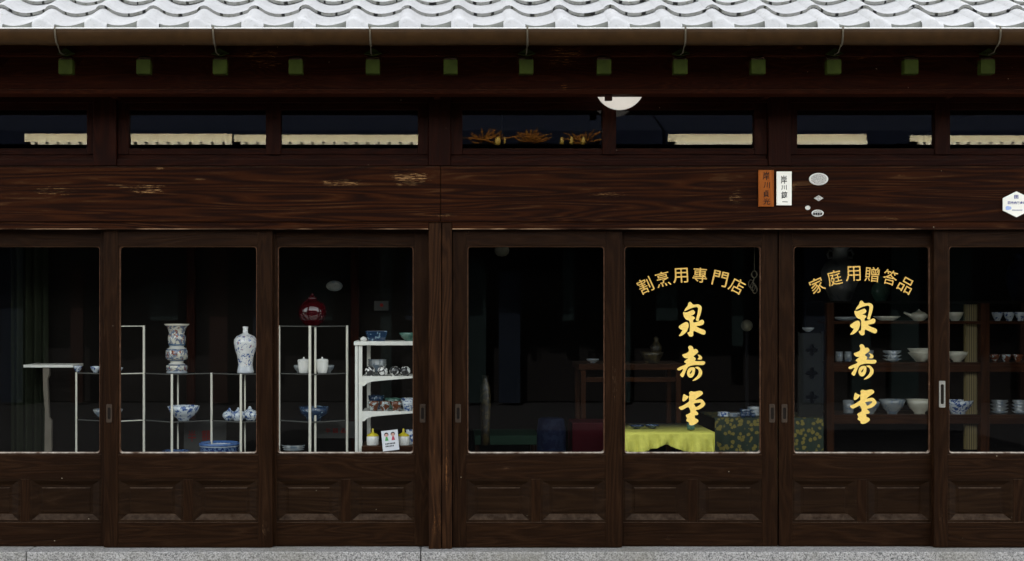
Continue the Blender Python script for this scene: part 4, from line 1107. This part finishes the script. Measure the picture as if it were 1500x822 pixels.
# middle shelf
for i, px in enumerate((1229, 1242)):
    ware('glass_cup', 'small grey green glass cup on the middle cabinet shelf', 'cup', px, on(1), yw, cup(5.5,15), M['grey_glaze'], 'glass cups on the middle cabinet shelf')
for i, px in enumerate((1271, 1307)):
    pr = [(0,0)]
    for q in range(3): pr += [(7, 5.2*q), (14.5 if px > 1290 else 9, 5.2*q + 4.6), (12.5 if px > 1290 else 8, 5.2*q + 5)]
    pr += [(14.5 if px > 1290 else 9, 17), (0, 13)]
    ware('bowl_stack', ['narrow stack of grey cups behind the middle gold character', 'stack of three grey bowls right of the middle gold character'][i], 'bowls', px, on(1), yw, pr, M['grey_glaze'], n=8 if i else 40)
ware('angular_bowl', 'white faceted bowls nested on the middle cabinet shelf', 'bowl', 1350, on(1), yw - .03, [(0,0),(8,0),(10,2),(20,13),(20,14),(13,8),(11,8.5),(21,19),(21,20),(19,19.5),(9,9),(0,8)], M['cream_glaze'], n=4)
ware('shell_bowl', 'cream striped bowl on the middle shelf beside the front door stile', 'bowl', 1402, on(1), yw, bowl(16,15,.4), M['cream_glaze'])
for i, px in enumerate((1457, 1474, 1491)):
    ware('dark_bowl', 'dark brown bowl with a pale rim on the middle right shelf', 'bowl', px, on(1), yw, bowl(8,11,.5), M['orange_blue'], 'dark bowls on the middle right shelf')
# lower shelf
ware('white_cup', 'straight pale cup leftmost on the lower cabinet shelf', 'cup', 1242.5, on(2), yw, cup(8,20), M['grey_glaze'])
ware('pale_bowl', 'pale stacked bowl partly behind the lowest gold character', 'bowl', 1272, on(2), yw, bowl(17,18,.5), M['grey_glaze'])
ware('flared_bowl', 'pale flared bowl third on the lower cabinet shelf', 'bowl', 1307, on(2), yw, bowl(19,21,.4), M['grey_glaze'])
ware('flared_bowl', 'whiter flared bowl at the right of the lettered pane on the lower shelf', 'bowl', 1347, on(2), yw, bowl(20,21,.4), M['cream_glaze'])
ware('scalloped_bowl', 'blue and white bowl on the lower shelf beside the front door stile', 'bowl', 1404, on(2), yw, bowl(21,20,.5), M['blue_white'])
for i, px in enumerate((1464, 1495)):
    pr = [(0,0)]
    for q in range(4): pr += [(8, 5*q), (13, 5*q + 3.6), (11, 5*q + 4.6)]
    pr += [(13, 21), (0, 18)]
    ware('plate_stack', ['stack of pale plates just right of the cabinet upright', 'stack of pale plates at the right edge of the picture'][i], 'plates', px, on(2), yw, pr, M['grey_glaze'])
# urns on the cabinet top
zct = WZ(444, yC)
k = MB(); k.box(XC(1205), XC(1620), yC + .003, yC + .405, zct, zct + .012); k.build('top_board', M['inner_dark'], bpy.data.objects['display_cabinet'])
zct += .012
c = W(1231, row(zct, yC + .2), yC + .2); s_ = S(yC + .2)
t = thing('lidded_urn', 'large dim grey handled urn on top of the cabinet', 'urn', c)
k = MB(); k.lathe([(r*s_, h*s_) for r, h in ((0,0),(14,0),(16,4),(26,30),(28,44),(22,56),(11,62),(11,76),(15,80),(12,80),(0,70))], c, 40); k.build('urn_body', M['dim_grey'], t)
for sg in (-1, 1):
    k = MB(); k.tube([(c.x + sg*11*s_, c.y, c.z + 64*s_), (c.x + sg*17*s_, c.y, c.z + 63*s_), (c.x + sg*19*s_, c.y, c.z + 69*s_), (c.x + sg*16*s_, c.y, c.z + 75*s_), (c.x + sg*11*s_, c.y, c.z + 73*s_)], .008, 8); k.build('urn_handle', M['dim_grey'], t)
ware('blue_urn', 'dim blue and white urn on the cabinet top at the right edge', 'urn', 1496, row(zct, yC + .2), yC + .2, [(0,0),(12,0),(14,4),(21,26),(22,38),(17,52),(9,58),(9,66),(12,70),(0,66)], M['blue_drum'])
ware('round_jar', 'small dim round jar on the cabinet top behind the arched letters', 'jar', 1290, row(zct, yC + .2), yC + .2, [(0,0),(9,0),(14,12),(13,22),(6,30),(3,33),(4,36),(0,38)], M['green_glaze'])
# carved black screen on the brocade table
yv = .86
Xv = lambda px: WX(px, yv); Zv = lambda py: WZ(py, yv)
t = thing('carved_screen', 'tall black lacquered panel with pierced flowers on the brocade table', 'screen', W(1188, 611, yv))
k = MB()
x0, x1 = Xv(1171), Xv(1204.5)
cyc = [513, 547, 582]
edges = [488, 530, 564.5, 612]
for q, pc_ in enumerate(cyc):
    z0, z1 = Zv(edges[q+1]), Zv(edges[q])
    c = Vector((Xv(1189.5), 0, Zv(pc_)))
    n = 64; ou, inn = [], []
    for i in range(n):
        a = 2*math.pi*i/n
        dx_, dz_ = math.cos(a), math.sin(a)
        tt = min(((x1 if dx_ > 0 else x0) - c.x)/dx_ if abs(dx_) > 1e-6 else 9, ((z1 if dz_ > 0 else z0) - c.z)/dz_ if abs(dz_) > 1e-6 else 9)
        ou.append((c.x + dx_*tt, c.z + dz_*tt))
        rr_ = (4.0 + 5.2*abs(math.cos(2*a))**1.2) * S(yv)
        inn.append((c.x + dx_*rr_, c.z + dz_*rr_))
    ring(k, ou, inn, yv, 0, yv); ring(k, inn, inn, yv, 0, yv + .02)
k.build('pierced_board', M['black_lacquer'], t, fix=False)
k = MB(); k.box(x0 - .006, x0, yv - .004, yv + .024, Zv(612), Zv(486)); k.box(x1, x1 + .006, yv - .004, yv + .024, Zv(612), Zv(486)); k.build('screen_frame', M['black_lacquer'], t)
ware('rice_bowl', 'small grey bowl resting on top of the black carved panel', 'bowl', 1184, row(Zv(486), yv + .01), yv + .01, bowl(9,6), M['grey_glaze'])

# ------------------------------------------------------------------ the other side of the street (seen in the glass)
OD = 11.5
DV = CAM_D + .19 + OD
def OX(px): return (px - VX) * DV / F
def OZ(py): return EYE + (VY - py) * DV / F
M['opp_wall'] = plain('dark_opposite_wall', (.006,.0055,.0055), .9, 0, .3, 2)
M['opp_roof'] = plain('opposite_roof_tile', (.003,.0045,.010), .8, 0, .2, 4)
M['opp_pale'] = plain('pale_soffit_strip', (.84,.79,.58), .7, 0, .04, 6)
M['opp_cream'] = plain('cream_fascia', (.66,.59,.38), .7, 0, .05, 6)
def opposite(label, pl, pr, fascias, wall):
    t = thing('opposite_shop', label, 'building', (OX((pl+pr)/2), -OD - 3, 0))
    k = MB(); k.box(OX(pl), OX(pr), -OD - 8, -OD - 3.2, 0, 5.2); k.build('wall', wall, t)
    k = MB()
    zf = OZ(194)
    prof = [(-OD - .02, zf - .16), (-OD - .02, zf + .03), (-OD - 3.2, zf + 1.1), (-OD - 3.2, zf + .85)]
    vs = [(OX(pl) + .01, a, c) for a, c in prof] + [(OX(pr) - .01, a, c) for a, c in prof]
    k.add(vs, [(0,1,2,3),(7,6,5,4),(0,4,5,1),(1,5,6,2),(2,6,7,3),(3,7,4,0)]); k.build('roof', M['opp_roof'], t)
    for (a, b_, t0, dent) in fascias:
        k = MB(); k.box(OX(a), OX(b_), -OD, -OD + .04, OZ(208.0), OZ(t0))
        k.box(OX(a) + .10, OX(b_), -OD + .005, -OD + .09, OZ(212.8), OZ(208.3), 1)
        if dent:
            x = OX(a) + .16
            while x < OX(b_) - .05:
                k.box(x, x + .035, -OD + .092, -OD + .12, OZ(211.2), OZ(209.4), 2); x += .152
        k.build('fascia', [M['opp_cream'], M['opp_pale'], M['opp_roof']], t)
    return t
opposite('left shop across the street with a long cream fascia', -800, 660, [(37, 340.5, 196.5, True), (343.5, 655, 198, True)], M['opp_wall'])
ct = opposite('middle shop across the street with gilt carving', 662, 972, [], M['opp_wall'])
opposite('right shop across the street with a broken cream fascia', 974, 2300, [(978, 1268, 197, False), (1332, 1900, 199, True)], M['opp_wall'])
k = MB()
rnd = random.Random(3)
for cx_, w_ in ((705, 26), (722, 22), (775, 30), (785, 26), (842, 20), (860, 22)):
    for i in range(10):
        a = R(195 + i*16 + rnd.uniform(-6, 6)); L = w_*(.7 + .5*rnd.random())
        y0 = 209 + rnd.uniform(-5, 3)
        p0 = (OX(cx_ + rnd.uniform(-5, 5)), -OD + .06, OZ(y0)); p1 = (OX(cx_ + L*math.cos(a)*1.1), -OD + .10, OZ(y0 + L*.66*math.sin(a)))
        pm_ = ((p0[0]+p1[0])/2, -OD + .10, (p0[2]+p1[2])/2 + rnd.uniform(-.05, .05))
        k.tube([p0, pm_, p1], [.005, .014, .004], 5)
M['gilt'] = plain('gilt_carving', (.17,.065,.010), .6, 0, .6, 9)
k.build('carving', M['gilt'], ct)
k = MB()
for px, q in ((729, 1), (739, .3), (822, .6), (836, .6), (853, .7)): k.lathe([(0,-.05*q),(.05*q,-.03*q),(.06*q,.02*q),(.04*q,.06),(0,.09)], (OX(px), -OD + .12, OZ(211)), 12, sx=.8)
M['gilt_pale'] = plain('pale_gilt', (.34,.22,.03), .6, 0, .4, 20)
k.build('carving', M['gilt_pale'], ct)
# pillars and hangings under the opposite eaves: dim uneven shapes in the reflections
rnd = random.Random(11)
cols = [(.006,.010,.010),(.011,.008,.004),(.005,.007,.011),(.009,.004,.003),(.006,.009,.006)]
for b_i, (bt, pa, pb_) in enumerate(((bpy.data.objects['opposite_shop'], -300, 640), (ct, 690, 950), (bpy.data.objects['opposite_shop.002'], 1000, 1700))):
    px = pa
    while px < pb_:
        w_ = rnd.uniform(18, 60)
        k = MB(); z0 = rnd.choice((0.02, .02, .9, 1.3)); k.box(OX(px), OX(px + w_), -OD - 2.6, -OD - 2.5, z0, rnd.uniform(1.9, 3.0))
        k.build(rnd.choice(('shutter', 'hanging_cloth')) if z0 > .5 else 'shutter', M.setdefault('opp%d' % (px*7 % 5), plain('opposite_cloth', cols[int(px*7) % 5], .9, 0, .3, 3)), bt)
        px += w_ + rnd.uniform(20, 90)
